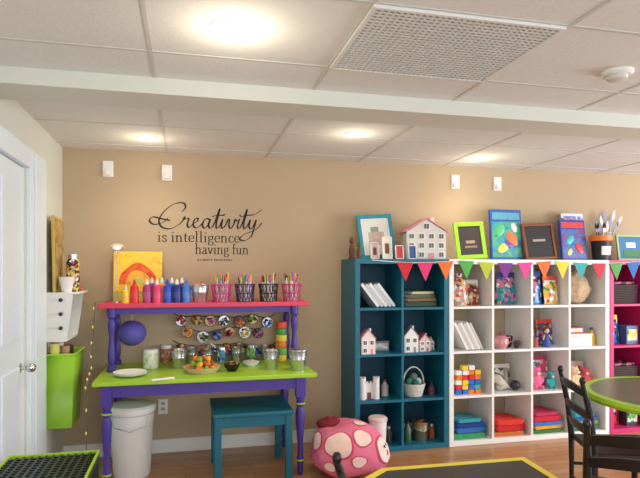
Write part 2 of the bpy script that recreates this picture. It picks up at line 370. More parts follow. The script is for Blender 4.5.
sx0, sx1, sy0, sy1 = .17, .70, 3.64, 4.14
st = thing('stool', 'square teal painted wooden stool tucked under the craft table', 'stool', ((sx0 + sx1) / 2, (sy0 + sy1) / 2, 0))
w, d = (sx1 - sx0) / 2, (sy1 - sy0) / 2
MB().bb((-w, -d, .43), (w, d, .455)).build('seat', mat((18, 108, 128), .4), st, bev=.005)
for a in (-1, 1):
    for b in (-1, 1):
        MB().bb((a * (w - .01), b * (d - .01), 0), (a * (w - .055), b * (d - .055), .43)).build('leg', TEAL, st, bev=.003)
for b in (-1, 1): MB().bb((-w + .055, b * (d - .018), .36), (w - .055, b * (d - .036), .43)).build('apron', TEAL, st, smooth=False)
for a in (-1, 1): MB().bb((a * (w - .018), -d + .055, .36), (a * (w - .036), d - .055, .43)).build('apron', TEAL, st, smooth=False)

x = X(132, 3.98)
t = thing('trash_bin', 'tall white lidded trash bin under the left end of the craft table', 'trash bin', (x, 3.98, 0))
MB().lathe([(0, 0), (.115, 0), (.12, .01), (.148, .44), (.14, .44), (.14, .43), (0, .43)], n=36).build('body', mat((234, 234, 232), .4), t)
MB().lathe([(.154, .441), (.156, .462), (.143, .478), (.06, .495), (0, .498)], n=36).build('lid', WHITE, t)
MB().ring((0, 0, .425), .149, .005).build('rim', mat((206, 206, 202), .4), t)
MB().tube([(-.11, -.115, .42), (-.1, -.145, .36), (0, -.165, .33), (.1, -.145, .36), (.11, -.115, .42)], .003, 6).build('handle', STEEL, t)

# ---- reusable small things
def pail(loc, R, h, label, group=None, lid=False, m=STEEL, fill=None):
    t = thing('metal_pail', label, 'pail', loc, group=group)
    MB().lathe([(0, 0), (R * .76, 0), (R * .78, .004), (R * .86, h * .55), (R * .90, h * .58), (R * .88, h * .61), (R * .97, h - .004), (R * 1.04, h), (R * 1.0, h + .004), (R * .95, h), (R * .74, .006), (0, .006)]).build('body', m, t)
    if lid: MB().lathe([(R * 1.04, h + .005), (R * 1.04, h + .014), (R * .6, h + .022), (0, h + .024)]).build('lid', m, t)
    if fill: MB().lathe([(0, h * .6), (R * .85, h * .6), (R * .7, h * 1.02), (R * .3, h * 1.12), (0, h * 1.14)], n=20).build('contents', fill, t)
    MB().tube([(-R, 0, h * .92), (-R * .9, -R * .55, h * .72), (0, -R * 1.12, h * .58), (R * .9, -R * .55, h * .72), (R, 0, h * .92)], .0018, 6).build('handle', STEEL, t)
    return t
def bottle(loc, c, label, h=.165, R=.029, cap=(240, 240, 235)):
    t = thing('paint_bottle', label, 'bottle', loc, group='squeeze paint bottles on the pink shelf')
    MB().lathe([(0, 0), (R, 0), (R, h * .62), (R * .85, h * .72), (R * .4, h * .78), (0, h * .78)], n=20).build('body', mat(c, .35), t)
    MB().lathe([(R * .45, h * .775), (R * .42, h * .86), (R * .15, h), (0, h)], n=16).build('cap', mat(cap, .4), t)
    MB().lathe([(R * 1.015, h * .2), (R * 1.015, h * .45)], n=20).build('label_band', mat(tuple(min(255, int(v_ * .8 + 45)) for v_ in c), .5), t)
YS = 4.10
for px, c, nm, cp in ((134.5, (228, 36, 36), 'red', (228, 36, 36)), (147, (170, 50, 120), 'plum', (240, 240, 235)), (157, (232, 60, 110), 'rose', (240, 240, 235)), (167.5, (40, 70, 200), 'royal blue', (40, 70, 200)), (177, (30, 40, 130), 'navy', (240, 240, 235)), (186.5, (60, 130, 220), 'sky blue', (60, 130, 220))):
    bottle((X(px, YS - .03), YS - .03, SZ), c, nm + ' squeeze bottle of paint in the front row on the pink shelf', cap=cp)
for px, c, nm in ((152, (120, 60, 160), 'violet'), (162, (245, 150, 40), 'orange'), (172, (20, 120, 170), 'turquoise'), (182, (110, 40, 120), 'dark purple')):
    bottle((X(px, YS + .04), YS + .04, SZ), c, nm + ' squeeze bottle of paint in the back row on the pink shelf', h=.175)
bottle((X(126, YS - .03), YS - .03, SZ), (250, 215, 60), 'yellow squeeze bottle of paint at the foot of the yellow painting', h=.12, R=.024)
pail((X(200, YS - .02), YS - .02, SZ), .064, .12, 'silver pail on the pink shelf, between blue paint bottles and wire cups', fill=bits([(230, 230, 230), (150, 150, 155), (60, 60, 70), (210, 120, 90)], 60))
CUPS = [((205, 70, 140), 'leftmost'), ((70, 44, 100), 'second'), ((40, 34, 52), 'third'), ((200, 60, 130), 'rightmost')]
PC = [((230, 60, 60), 'red'), ((240, 240, 235), 'white'), ((60, 120, 200), 'blue'), ((250, 200, 50), 'yellow'), ((90, 170, 80), 'green'), ((230, 110, 170), 'pink'), ((30, 30, 34), 'black'), ((240, 140, 50), 'orange')]
for i, (px, (cc, wh)) in enumerate(zip((221.5, 245, 268.5, 291.5), CUPS)):
    cx = X(px, YS); CR = .072
    t = thing('wire_cup', '%s of the four wire pencil cups on the pink shelf' % wh, 'pencil cup', (cx, YS, SZ), group='wire pencil cups')
    m = MB()
    for k in range(16):
        a = 2 * PI * k / 16
        for sg in (.5, -.5): m.rod((CR * .85 * math.cos(a), CR * .85 * math.sin(a), .004), (CR * math.cos(a + sg), CR * math.sin(a + sg), .125), .003, n=5)
    m.ring((0, 0, .06), CR * .93, .003)
    m.build('mesh_wall', mat(cc, .4), t)
    MB().ring((0, 0, .125), CR, .005).build('rim', mat(cc, .4), t)
    MB().cyl((0, 0, 0), CR * .88, .004).build('bottom', mat(cc, .4), t)
    n = 18
    for k in range(n):
        a = 2 * PI * k / n + i; r0 = .010 + .028 * (k % 3) / 2; r1 = .024 + .026 * ((k * 7) % 5) / 4
        col, cn = PC[(k * 3 + i) % 8]
        hh = .170 + .045 * random.random()
        b0 = Vector((cx + r0 * math.cos(a), YS + r0 * math.sin(a), SZ + .0045)); b1 = Vector((cx + r1 * math.cos(a), YS + r1 * math.sin(a), SZ + hh))
        pt = thing('felt_pen', '%s pen standing in the %s wire cup' % (cn, wh), 'pen', b0, group='pens in the wire cups', rot=(b1 - b0).to_track_quat('Z', 'Y').to_euler())
        l = (b1 - b0).length
        MB().cyl((0, 0, 0), .0050, l * .74, n=8).build('barrel', mat((238, 236, 230), .4) if k % 3 else mat(col, .4), pt)
        MB().cyl((0, 0, l * .74), .0062, l * .26, .0050, n=8).build('cap', mat(col, .4), pt)

def leaned(name, label, cat, px0, px1, pyt, base, Y, parts, lean=.12, group=None, roll=0):
    x0, x1 = X(px0, Y), X(px1, Y); h = Z(pyt, (px0 + px1) / 2, Y) - base
    dz = abs(math.sin(roll)) * (x1 - x0) / 2
    t = thing(name, label, cat, ((x0 + x1) / 2, Y, base + dz), rot=(-lean, roll, 0), group=group)
    parts(t, x1 - x0, h); return t
def p_canvas(t, w, h):
    MB().bb((-w / 2, 0, 0), (w / 2, .018, h)).build('canvas', washed([(196, 206, 70), (250, 205, 50), (252, 214, 90), (246, 176, 50)], 9), t, bev=.002)
    RED = washed([(226, 70, 44), (240, 120, 50), (214, 60, 60)], 14); ORG = washed([(246, 150, 60), (250, 190, 80), (236, 110, 60)], 14); CTR = washed([(250, 235, 150), (190, 210, 110), (252, 220, 120)], 14)
    def blob(R, r, m_, nm, zc=.34, ph=0):
        m = MB(); pts = []
        for k in range(19):
            a = PI * k / 18; q = 1 + .04 * math.sin(5 * a + ph); pts.append((R * w * q * math.cos(a), zc * h + 1.1 * R * h * q * math.sin(a)))
        for k in range(18, -1, -1):
            a = PI * k / 18; q = 1 + .04 * math.sin(4 * a + ph); pts.append((r * w * q * math.cos(a), zc * h + 1.1 * r * h * q * math.sin(a)))
        m.prism(pts, -.002, 0.001); m.build(nm, m_, t, smooth=False)
    blob(.38, .25, RED, 'painted_arch'); blob(.235, .15, ORG, 'painted_arch', ph=1); blob(.13, .02, CTR, 'painted_arch', ph=2)
    MB().bb((-w / 2, -.002, 0), (w / 2, .001, h * .2)).build('painted_ground', washed([(130, 180, 80), (190, 205, 90), (230, 190, 70)], 12), t, smooth=False)
leaned('painting', 'yellow canvas painting with orange arches leaning on the wall above the pink shelf', 'painting', 113, 162, 251, SZ, 4.33, p_canvas, .1)
t = thing('table_lamp', 'small silver stick lamp in front of the yellow painting', 'lamp', (X(117, 4.17), 4.17, SZ))
MB().lathe([(0, 0), (.032, 0), (.032, .008), (.006, .014), (0, .014)]).build('base', CHROME, t)
hz = Z(246, 118, 4.17) - SZ
MB().rod((0, 0, .012), (0, 0, hz), .004).build('pole', CHROME, t)
MB().lathe([(0, .016), (.03, .014), (.055, -.004), (.052, -.006), (0, .004)], (0, 0, hz)).build('lamp_shade', mat((225, 215, 195), .3, .3), t)
MB().sph((0, 0, hz - .01), (.026, .026, .012), 14).build('bulb', mat((255, 230, 170), .3, emit=5.), t)

lx = X(132, 4.2); lz = Z(333, 132, 4.2)
t = thing('hanging_lantern', 'round violet paper lantern hanging below the pink shelf', 'lantern', (lx, 4.2, lz))
R = .098
MB().lathe([(R * math.cos(a) * (1 + .02 * (k % 2)), R * .92 * math.sin(a)) for k, a in [(k, -PI / 2 * .9 + PI * .9 * k / 16) for k in range(17)]], n=28).build('paper_globe', mat((92, 86, 176), .6), t)
MB().rod((0, 0, R * .85), (0, 0, SZ - .032 - lz), .002, n=6).build('cord', WHITE, t)

# rows of round tins on the wall
rj = random.Random(11)
ROWS = [[(181 + 14.5 * k + rj.uniform(-1.5, 1.5), 320 + rj.uniform(-3, 3)) for k in range(7)], [(187 + 14.3 * k + rj.uniform(-1.5, 1.5), 334 + rj.uniform(-2.5, 2.5)) for k in range(6)], [(182 + 14.6 * k + rj.uniform(-1.5, 1.5), 348 + rj.uniform(-2, 2)) for k in range(7)]]
t = thing('wall_rail', 'three thin black sagging wires on the wall behind the craft table', 'wire rack', (X(225, WY), WY - .006, .9))
for row in ROWS:
    P_ = [(X(row[0][0] - 8, WY), Z(row[0][1] - 8, row[0][0], WY))] + [(X(a, WY), Z(b - 4, a, WY)) for a, b in row] + [(X(row[-1][0] + 8, WY), Z(row[-1][1] - 8, row[-1][0], WY))]
    P_ = [Vector((a - t.location.x, 0, b - .9)) for a, b in P_]
    MB().tube(cat_rom(P_, 5), .003, 6).build('wire', BLACK, t)
SETS = [([(200, 50, 50), (130, 36, 40), (240, 150, 120), (60, 30, 30)], 'red'), ([(90, 130, 60), (150, 180, 60), (50, 60, 40)], 'olive'), ([(110, 110, 118), (220, 220, 224), (50, 50, 56)], 'silvery'),
        ([(220, 170, 50), (110, 80, 40), (245, 210, 100)], 'gold'), ([(50, 80, 180), (36, 40, 90), (120, 160, 220)], 'blue'), ([(226, 110, 40), (120, 60, 40), (240, 160, 90)], 'orange'), ([(170, 60, 130), (60, 40, 70), (220, 130, 190)], 'mauve')]
ROWN = ('top', 'middle', 'bottom')
TM = [mat((176, 176, 178), .25, .9), mat((74, 68, 66), .4, .5), mat((150, 130, 90), .3, .8)]
for ri, row in enumerate(ROWS):
    for i, (px, py) in enumerate(row):
        cl, n = SETS[(i * 3 + 5 * ri) % 7]
        t = thing('round_tin', 'round metal tin of %s trinkets on the %s wall wire' % (n, ROWN[ri]), 'tin', (X(px, WY), WY - .0095, Z(py, px, WY)), group='round tins on the wall wires', rot=(PI / 2, 0, rj.uniform(-.3, .3) * 0))
        R = .045 + rj.uniform(-.009, .005)
        MB().lathe([(0, 0), (R, 0), (R, .035), (R * .93, .036), (R * .93, .028), (0, .028)], n=22).build('body', TM[(i + ri * 2) % 3], t)
        m = MB(); rnd = random.Random(i * 31 + ri)
        for k in range(15):
            a = rnd.random() * 6.3; r = R * .72 * math.sqrt(rnd.random()); z_ = .026 + .010 * rnd.random(); m.sph((r * math.cos(a), r * math.sin(a), z_), (.008 + .008 * rnd.random(), .007 + .007 * rnd.random(), .008), 8)
        m.build('contents', bits(cl, 45), t)

tc_ = [((245, 200, 50), 'yellow'), ((120, 190, 60), 'green'), ((240, 130, 40), 'orange'), ((245, 215, 80), 'pale yellow'), ((90, 160, 70), 'dark green'), ((235, 90, 60), 'red')]
tx = X(281, 4.24)
for k, (c, n) in enumerate(tc_):
    t = tag(MB().lathe([(.040, .001), (.042, .004), (.042, .046), (.040, .049), (.024, .049), (.024, .001), (.040, .001)], n=24).build('tape_roll', mat(c, .45)), '%s tape roll in the stack beside the right shelf post' % n, 'tape roll', 'stacked tape rolls')
    t.location = (tx + .003 * (k % 2), 4.24, TZ + .001 + .05 * k)

def on_table(px, py): a = G(px, py, TZ); return (a[0], a[1], TZ + .0005)
l = on_table(130, 376)
t = thing('plate', 'white scalloped paper plates stacked at the left front of the lime top', 'plate', l)
for k in range(4):
    MB().lathe([(0, .002 + k * .004), (.06, .002 + k * .004), (.105, .016 + k * .004), (.105, .018 + k * .004), (.06, .0045 + k * .004), (0, .0045 + k * .004)], n=26).build('paper_plate', PAPER, t)
def jar(loc, R, h, m_, label, lidm=WHITE):
    t = thing('craft_jar', label, 'jar', loc)
    MB().lathe([(0, 0), (R * .9, 0), (R, .008), (R, h * .8), (R * .9, h * .82), (0, h * .82)], n=22).build('body', m_, t)
    if lidm: MB().lathe([(R * .96, h * .82), (R * .96, h), (R * .9, h + .003), (0, h + .003)], n=22).build('lid', lidm, t)
    return t
jar(on_table(151, 368), .054, .13, bits([(225, 222, 200), (200, 210, 120), (240, 240, 230)], 50), 'white lidded jar of pale yellow beads beside the paper plates')
jar(on_table(166, 362), .04, .125, bits([(210, 150, 120), (230, 225, 215), (180, 100, 70)], 60), 'narrow white lidded jar of brown beads, behind the tray of scraps')
pail(on_table(179, 368), .056, .13, 'small silver pail standing left of the tray of orange scraps')
BACKF = 4.31
for px, R, h, cl, n in ((191, .042, .11, [(120, 120, 126), (60, 60, 66), (210, 210, 214)], 'grey'), (207, .040, .10, [(240, 150, 60), (250, 200, 90), (200, 90, 50)], 'orange'), (236, .040, .11, [(220, 80, 80), (240, 180, 170), (150, 50, 60)], 'red'), (265, .036, .11, [(200, 150, 190), (120, 80, 130), (235, 215, 230)], 'lilac')):
    pail((X(px, BACKF), BACKF, TZ + .0005), R, h, 'silver pail of %s bits in the back row below the wall tins' % n, fill=bits(cl, 55))
for px, R, h, cl, n in ((221.5, .034, .11, [(90, 150, 190), (220, 230, 235), (50, 80, 130)], 'blue'), (251, .036, .12, [(120, 170, 90), (210, 220, 150), (70, 110, 60)], 'green')):
    jar((X(px, BACKF), BACKF, TZ + .0005), R, h, bits(cl, 55), 'jar of %s beads in the back row below the wall tins' % n, STEEL)
trl = on_table(202, 372)
t = thing('craft_tray', 'shallow pale tray heaped with orange and green craft scraps', 'tray', trl)
MB().lathe([(0, 0), (.095, 0), (.128, .04), (.123, .04), (.09, .006), (0, .006)], n=26).build('bowl', mat((220, 190, 150), .7), t)
SC = [((240, 130, 40), 'orange'), ((120, 180, 60), 'green'), ((235, 180, 60), 'yellow'), ((235, 110, 50), 'dark orange'), ((160, 100, 60), 'brown')]
k = 0
for (ring_r, nn, zz) in ((.080, 9, .030), (.040, 5, .027), (.062, 7, .060), (.022, 3, .060), (.0, 1, .092), (.046, 4, .092)):
    for j in range(nn):
        a = 2 * PI * j / nn + zz * 30; c, n = SC[k % 5]; k += 1
        m = MB(); q = bmesh.ops.create_icosphere(m.bm, subdivisions=2, radius=.0185)
        for vv in q['verts']: vv.co *= 1 + .4 * noise.noise(vv.co * 60 + Vector((k, 0, 0)))
        o = tag(m.build('craft_scrap', mat(c, .9, var=.2, scale=50, bump=.4)), '%s crumpled craft scrap heaped in the pale tray' % n, 'craft scrap', 'craft scraps in the tray')
        o.location = (trl[0] + ring_r * math.cos(a), trl[1] + ring_r * math.sin(a), TZ + zz); o.rotation_euler = (k, k * 2, k)
def bowl(loc, R, h, m, label, contents=None):
    t = thing('bowl', label, 'bowl', loc)
    MB().lathe([(0, 0), (R * .55, 0), (R * .9, h * .6), (R, h), (R * .95, h), (R * .5, .006), (0, .006)], n=24).build('bowl_body', m, t)
    if contents:
        MB().lathe([(0, h * .4), (R * .8, h * .6), (R * .75, h * 1.0), (R * .35, h * 1.3), (0, h * 1.35)], n=20).build('contents', contents, t)
bowl(on_table(232, 371), .055, .05, BLACK, 'small black bowl of coloured bits in the middle of the lime top', bits(DARKB + [(240, 140, 60)], 60))
bowl(on_table(251, 366), .06, .035, WHITE, 'low white dish right of the small black bowl', bits([(235, 230, 225), (200, 195, 190), (180, 160, 150)], 60))
pail(on_table(272, 369), .056, .13, 'silver pail without lid in front of the tape rolls', None)
pail(on_table(298, 370), .064, .13, 'silver lidded pail at the right end of the lime top', None, True)
o = tag(MB().bb((-.075, -.012, 0), (.075, .012, .012)).build('glue_stick', mat((245, 245, 240), .4), bev=.004), 'white glue stick lying on the front of the lime top', 'glue stick')
o.location = on_table(163, 380); o.rotation_euler = (0, 0, .4)

# ================================================================ LEFT WALL THINGS
rz0, rz1 = Z(340, 62, 4.0), Z(292, 62, 4.0)
t = thing('wall_rack', 'white wooden rack of pockets and knobs on the left wall', 'wall rack', (LX, 4.09, rz0))
hr = rz1 - rz0
MB().bb((0, -.2, 0), (.012, .2, hr)).build('back_board', WHITE, t, smooth=False)
MB().bb((.012, -.2, hr - .012), (.20, .2, hr)).build('shelf', WHITE, t, bev=.002)
MB().bb((.012, -.2, .0), (.13, .2, .012)).build('shelf', WHITE, t, bev=.002)
for y in (-.2, .186): MB().prism([(.012, .012), (.13, .012), (.17, hr - .012), (.012, hr - .012)], y, y + .014).build('side_panel', WHITE, t, smooth=False)
for z in (.09, .18, .27):
    if z < hr - .03: MB().rod((.10, -.2, z), (.10, -.222, z), .009).sph((.10, -.225, z), .013, 10).build('knob', mat((40, 38, 36), .4), t)
rt = rz1 + .0005
jx = LX + .14
t = thing('bead_jar', 'tall glass jar of coloured beads on the white wall rack', 'jar', (jx, 4.05, rt))
MB().lathe([(0, 0), (.040, 0), (.042, .01), (.042, .2), (.03, .22), (0, .22)], n=22).build('body', bits([(60, 50, 60), (200, 90, 70), (240, 240, 235), (80, 120, 170), (220, 190, 90)], 55, .2), t)
MB().lathe([(.032, .22), (.032, .25), (0, .252)], n=22).build('lid', STEEL, t)
t = thing('framed_canvas', 'gold edged canvas seen edge-on above the white wall rack', 'picture', (LX + .04, 4.05, rt), rot=(0, -.02, 0))
MB().bb((0, -.13, 0), (.018, .16, .50)).build('frame', mat((205, 175, 90), .5), t, bev=.003)
MB().bb((.018, -.115, .015), (.021, .145, .485)).build('picture', washed([(120, 90, 60), (170, 140, 80), (200, 180, 130)], 8), t, smooth=False)
o = tag(MB().lathe([(0, 0), (.03, 0), (.05, .10), (.046, .10), (.028, .004), (0, .004)], n=20).build('paper_cup', mat((240, 236, 230), .6)), 'pale paper cup at the front end of the white wall rack', 'cup')
o.location = (LX + .12, 3.95, rt)
o = tag(MB().bb((-.03, -.04, 0), (.03, .04, .035)).build('small_box', mat((225, 90, 60), .6), bev=.004), 'small orange box at the back of the white wall rack', 'box')
o.location = (LX + .13, 4.2, rt)
bz0, bz1 = Z(424, 62, 4.0), Z(352, 62, 4.0)
t = thing('wall_bin', 'lime green bin hung on the left wall below the white rack', 'bin', (LX, 4.03, bz0))
h = bz1 - bz0
m = MB()
def taper(m, x0, x1, y0, y1, z0, z1, k):
    a = [(x0, y0 + k, z0), (x1 - k, y0 + k, z0), (x1 - k, y1 - k, z0), (x0, y1 - k, z0)]; b = [(x0, y0, z1), (x1, y0, z1), (x1, y1, z1), (x0, y1, z1)]
    va = [m.bm.verts.new(p) for p in a]; vb = [m.bm.verts.new(p) for p in b]
    m.bm.faces.new(va[::-1])
    for i in range(4): m.bm.faces.new((va[i], va[(i + 1) % 4], vb[(i + 1) % 4], vb[i]))
taper(m, .003, .185, -.17, .17, 0, h, .025)
o = m.build('body', mat((146, 198, 44), .4), t)
sm = o.modifiers.new('wall', 'SOLIDIFY'); sm.thickness = .005; sm.offset = -1
MB().tube([(.003, -.17, h), (.185, -.17, h), (.185, .17, h), (.003, .17, h)], .007, 8).build('rim', mat((166, 214, 60), .4), t)
for k, (yy, xx, c, n, hh) in enumerate(((-.09, .05, (235, 220, 120), 'yellow', .075), (-.03, .1, (200, 150, 110), 'brown', .05), (.04, .05, (240, 235, 225), 'white', .09), (.1, .1, (70, 60, 60), 'dark', .04))):
    o = tag(MB().cyl((0, 0, 0), .028, h + hh - .02, n=18).build('paper_roll', mat(c, .7)), '%s paper roll standing in the lime green wall bin' % n, 'paper roll', 'paper rolls in the wall bin')
    o.location = (LX + xx, 4.03 + yy, bz0 + .01)

# ================================================================ BOOKCASES
BY0, BY1 = 4.025, 4.415
PO, PI_, CELL = .038, .018, .335
def bookcase(x0, cols, m, label, mb=None):
    W = cols * CELL + (cols - 1) * PI_ + 2 * PO
    t = thing('bookcase', label, 'bookcase', (x0 + W / 2, (BY0 + BY1) / 2, 0))
    d = (BY1 - BY0) / 2; a = -W / 2
    for s_ in (a, -a - PO): MB().bb((s_, -d, PO), (s_ + PO, d, 1.47 - PO)).build('side_panel', m, t, smooth=False, bev=.0015)
    MB().bb((a, -d, 1.47 - PO), (-a, d, 1.47)).build('top_panel', m, t, smooth=False, bev=.0015)
    MB().bb((a, -d, 0), (-a, d, PO)).build('bottom_panel', m, t, smooth=False, bev=.0015)
    for c in range(1, cols):
        xx = a + PO + c * CELL + (c - 1) * PI_
        MB().bb((xx, -d + .004, PO), (xx + PI_, d, 1.47 - PO)).build('divider', m, t, smooth=False)
    for r in range(1, 4):
        zz = PO + r * CELL + (r - 1) * PI_
        for c in range(cols):
            xx = a + PO + c * (CELL + PI_)
            MB().bb((xx, -d + .004, zz), (xx + CELL, d, zz + PI_)).build('shelf', m, t, smooth=False)
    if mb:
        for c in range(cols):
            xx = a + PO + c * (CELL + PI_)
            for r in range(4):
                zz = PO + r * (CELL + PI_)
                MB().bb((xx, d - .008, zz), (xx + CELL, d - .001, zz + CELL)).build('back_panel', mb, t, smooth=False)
    return x0
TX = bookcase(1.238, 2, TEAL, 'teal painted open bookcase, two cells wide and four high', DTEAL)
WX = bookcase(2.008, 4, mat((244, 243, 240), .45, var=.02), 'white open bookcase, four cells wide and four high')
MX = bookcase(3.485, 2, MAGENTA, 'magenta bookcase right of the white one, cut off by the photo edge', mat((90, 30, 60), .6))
def cell(x0, r, c): return x0 + PO + c * (CELL + PI_), PO + (3 - r) * (CELL + PI_) + .0005

def book(loc, w, t_, h, c, label, group=None, rot=(0, 0, 0)):
    b = thing('book', label, 'book', loc, group=group, rot=rot)
    q = .0025
    m = MB(); m.bb((0, 0, 0), (q, w, h)); m.bb((t_ - q, 0, 0), (t_, w, h)); m.bb((0, 0, 0), (t_, q, h))
    m.build('cover', mat(c, .5), b, smooth=False)
    MB().bb((q, q, .003), (t_ - q, w - .004, h - .003)).build('pages', PAPER, b, smooth=False)
    return b
def lean_row(x0, r, c, n, tk, hh, phi, group, lab, cols, xoff):
    cx, cz = cell(x0, r, c)
    for k in range(n):
        book((cx + xoff + k * (tk / math.cos(phi) + .001), 4.06 + .004 * k, cz), .22, tk, hh - .008 * (k % 2), cols[k % len(cols)][0], lab % cols[k % len(cols)][1], group, (0, -phi, 0))
lean_row(TX, 0, 0, 5, .026, .22, math.radians(38), 'white books leaning in the teal bookcase', '%s book leaning left in the top left cell of the teal bookcase', [((240, 240, 238), 'white'), ((210, 214, 220), 'pale grey')], .15)
lean_row(WX, 1, 0, 6, .024, .245, math.radians(28), 'white books leaning in the white bookcase', '%s book leaning left in the second row of the white bookcase', [((245, 243, 238), 'white'), ((214, 208, 198), 'cream')], .13)
cx, cz = cell(TX, 0, 1)
zz = cz
for k, (c, n, w, h) in enumerate((((40, 66, 40), 'dark green', .26, .04), ((120, 84, 50), 'brown', .25, .028), ((70, 80, 44), 'olive', .23, .03), ((196, 184, 130), 'pale straw', .20, .02))):
    b = thing('book', '%s book lying flat in the top right cell of the teal bookcase' % n, 'book', (cx + .165, 4.18, zz), rz=.06 * k, group='flat stacked books')
    MB().bb((-w / 2, -.1, 0), (w / 2, .1, .003)).bb((-w / 2, -.1, h - .003), (w / 2, .1, h)).bb((-w / 2, -.1, 0), (w / 2, -.097, h)).build('cover', mat(c, .5), b, smooth=False)
    MB().bb((-w / 2 + .003, -.097, .003), (w / 2 - .003, .096, h - .003)).build('pages', PAPER, b, smooth=False); zz += h + .0006

def house(loc, w, d, h, wall, roof, label, rz=0, rows=2, colsn=2, trim=(255, 255, 255), win=(90, 80, 90), attic=False, eave=.62):
    t = thing('dollhouse', label, 'dollhouse', loc, rz)
    e = h * eave
    MB().prism([(-w / 2, 0), (w / 2, 0), (w / 2, e), (0, h * .96), (-w / 2, e)], -d / 2, d / 2).build('walls', mat(wall, .6), t, smooth=False)
    k = .06 * w; th = max(.006, .03 * h); ov = .05 * d
    for sg in (-1, 1):
        MB().prism([(0, h * .965), (0, h * .965 + th), (sg * (w / 2 + k), e + th * .4), (sg * (w / 2 + k), e - th * .5)], -d / 2 - ov, d / 2 + ov).build('roof_panel', mat(roof, .6, var=.15, scale=60), t, smooth=False)
    f = -d / 2
    def window(x, z, ww, wh):
        fm = MB().bb((x - ww / 2 - .006, f - .003, z - wh / 2 - .006), (x + ww / 2 + .006, f, z + wh / 2 + .006)).build('window_frame', mat(trim, .6), t, smooth=False)
        MB().bb((x - ww / 2, f - .0045, z - wh / 2), (x - .0015, f - .003, z + wh / 2)).build('pane', mat(win, .3), fm, smooth=False)
        MB().bb((x + .0015, f - .0045, z - wh / 2), (x + ww / 2, f - .003, z + wh / 2)).build('pane', mat(win, .3), fm, smooth=False)
    for r in range(rows):
        for c in range(colsn):
            if r == 0 and c == colsn // 2: continue
            window(-w / 2 + w * (c + .5) / colsn, e * (r + .5) / rows, w / colsn * .46, e / rows * .5)
    if attic: window(0, e + (h - e) * .38, w * .13, h * .12)
    x = -w / 2 + w * (colsn // 2 + .5) / colsn
    MB().bb((x - w * .07, f - .004, 0), (x + w * .07, f, e / rows * .7)).build('front_door', mat(roof, .6), t, smooth=False)
    MB().bb((w * .18, -.02, h * .72), (w * .28, .02, h * 1.02)).build('chimney', mat(wall, .6), t, smooth=False)
    return t
def bottle2(loc, R, h, c, cap, label, name='bottle'):
    t = thing(name, label, 'bottle', loc)
    MB().lathe([(0, 0), (R, 0), (R, h * .6), (R * .5, h * .75), (R * .4, h * .85), (0, h * .85)], n=18).build('body', mat(c, .3), t)
    MB().lathe([(R * .48, h * .85), (R * .48, h), (0, h)], n=16).build('cap', mat(cap, .4), t)
def pack(loc, w, h, cols, head, label, lean=.12, rz=0, scale=25, hd=.8, m_=None):
    """flat clear-fronted kit bag with a coloured card header"""
    t = thing('craft_pack', label, 'craft kit', loc, rot=(-lean, 0, rz))
    K = 8; m = MB(); prof = []
    for i in range(K + 1):
        u = i / K; prof.append((-w / 2 + w * u, .004 + .022 * math.sin(PI * u)))
    pts = [(x_, -y_) for x_, y_ in prof] + [(x_, .002) for x_, y_ in prof[::-1]]
    n = len(pts); rings = []
    for j in range(7):
        q = j / 6; f = .25 + .75 * math.sin(PI * min(1, q * 1.0 + .05) * .95)
        rings.append([m.bm.verts.new((px_ * (1 - .04 * math.sin(q * 9)), py_ * f, q * h * (hd + .04) + .001)) for px_, py_ in pts])
    m.bm.faces.new(rings[0]); m.bm.faces.new(rings[-1][::-1])
    for a, b in zip(rings, rings[1:]):
        for k in range(n): m.bm.faces.new((a[k], a[(k + 1) % n], b[(k + 1) % n], b[k]))
    m.build('bag', m_ or bits(cols, scale, .15), t)
    MB().bb((-w / 2, -.004, h * hd), (w / 2, .003, h)).build('header_card', mat(head, .5), t, smooth=False)
    return t
def boxkit(loc, w, d, h, c, c2, label, rz=0):
    t = thing('craft_box', label, 'box', loc, rz)
    MB().bb((-w / 2, -d / 2, 0), (w / 2, d / 2, h)).build('body', mat(c, .5), t, smooth=False, bev=.002)
    MB().bb((-w * .4, -d / 2 - .001, h * .2), (w * .4, -d / 2, h * .8)).build('printed_area', bits([c2, c, (240, 236, 225)], 30), t, smooth=False)

# teal bookcase
c0 = cell(TX, 1, 0)
house((c0[0] + .075, 4.10, c0[1]), .11, .10, .19, (240, 225, 225), (225, 150, 160), 'small white toy house with pink roof, second row left of the teal bookcase')
boxkit((c0[0] + .22, 4.22, c0[1]), .14, .08, .08, (130, 140, 150), (200, 200, 190), 'low grey box beside the pink roofed toy house')
c0 = cell(TX, 1, 1)
house((c0[0] + .08, 4.12, c0[1]), .115, .10, .20, (235, 232, 228), (150, 140, 150), 'small white toy house with grey roof, second row right of the teal bookcase')
house((c0[0] + .20, 4.13, c0[1]), .09, .09, .14, (225, 190, 195), (170, 90, 110), 'tiny pink toy house beside the grey roofed toy house')
house((c0[0] + .285, 4.20, c0[1]), .065, .06, .10, (240, 240, 235), (200, 110, 90), 'tiniest white toy house with rust roof, second row of the teal bookcase')
c0 = cell(TX, 2, 0)
t = thing('toy_castle', 'white toy castle with twin towers in the third row of the teal bookcase', 'toy castle', (c0[0] + .10, 4.15, c0[1]))
CW = mat((238, 232, 230), .6)
MB().bb((-.06, -.04, 0), (.06, .05, .12)).build('keep', CW, t, smooth=False)
for sx in (-.055, .055):
    tw = MB().cyl((sx, -.045, 0), .026, .16, n=16)
    for k in range(6): a = k * PI / 3; tw.box((sx + .020 * math.cos(a), -.045 + .020 * math.sin(a), .165), (.011, .011, .014), RZ(a))
    tw.build('tower', CW, t)
for k in range(4): MB().bb((-.05 + k * .028, -.04, .12), (-.036 + k * .028, -.03, .134)).build('battlement', CW, t, smooth=False)
MB().bb((-.016, -.0425, 0), (.016, -.04, .05)).build('gate', mat((110, 70, 80), .6), t, smooth=False)
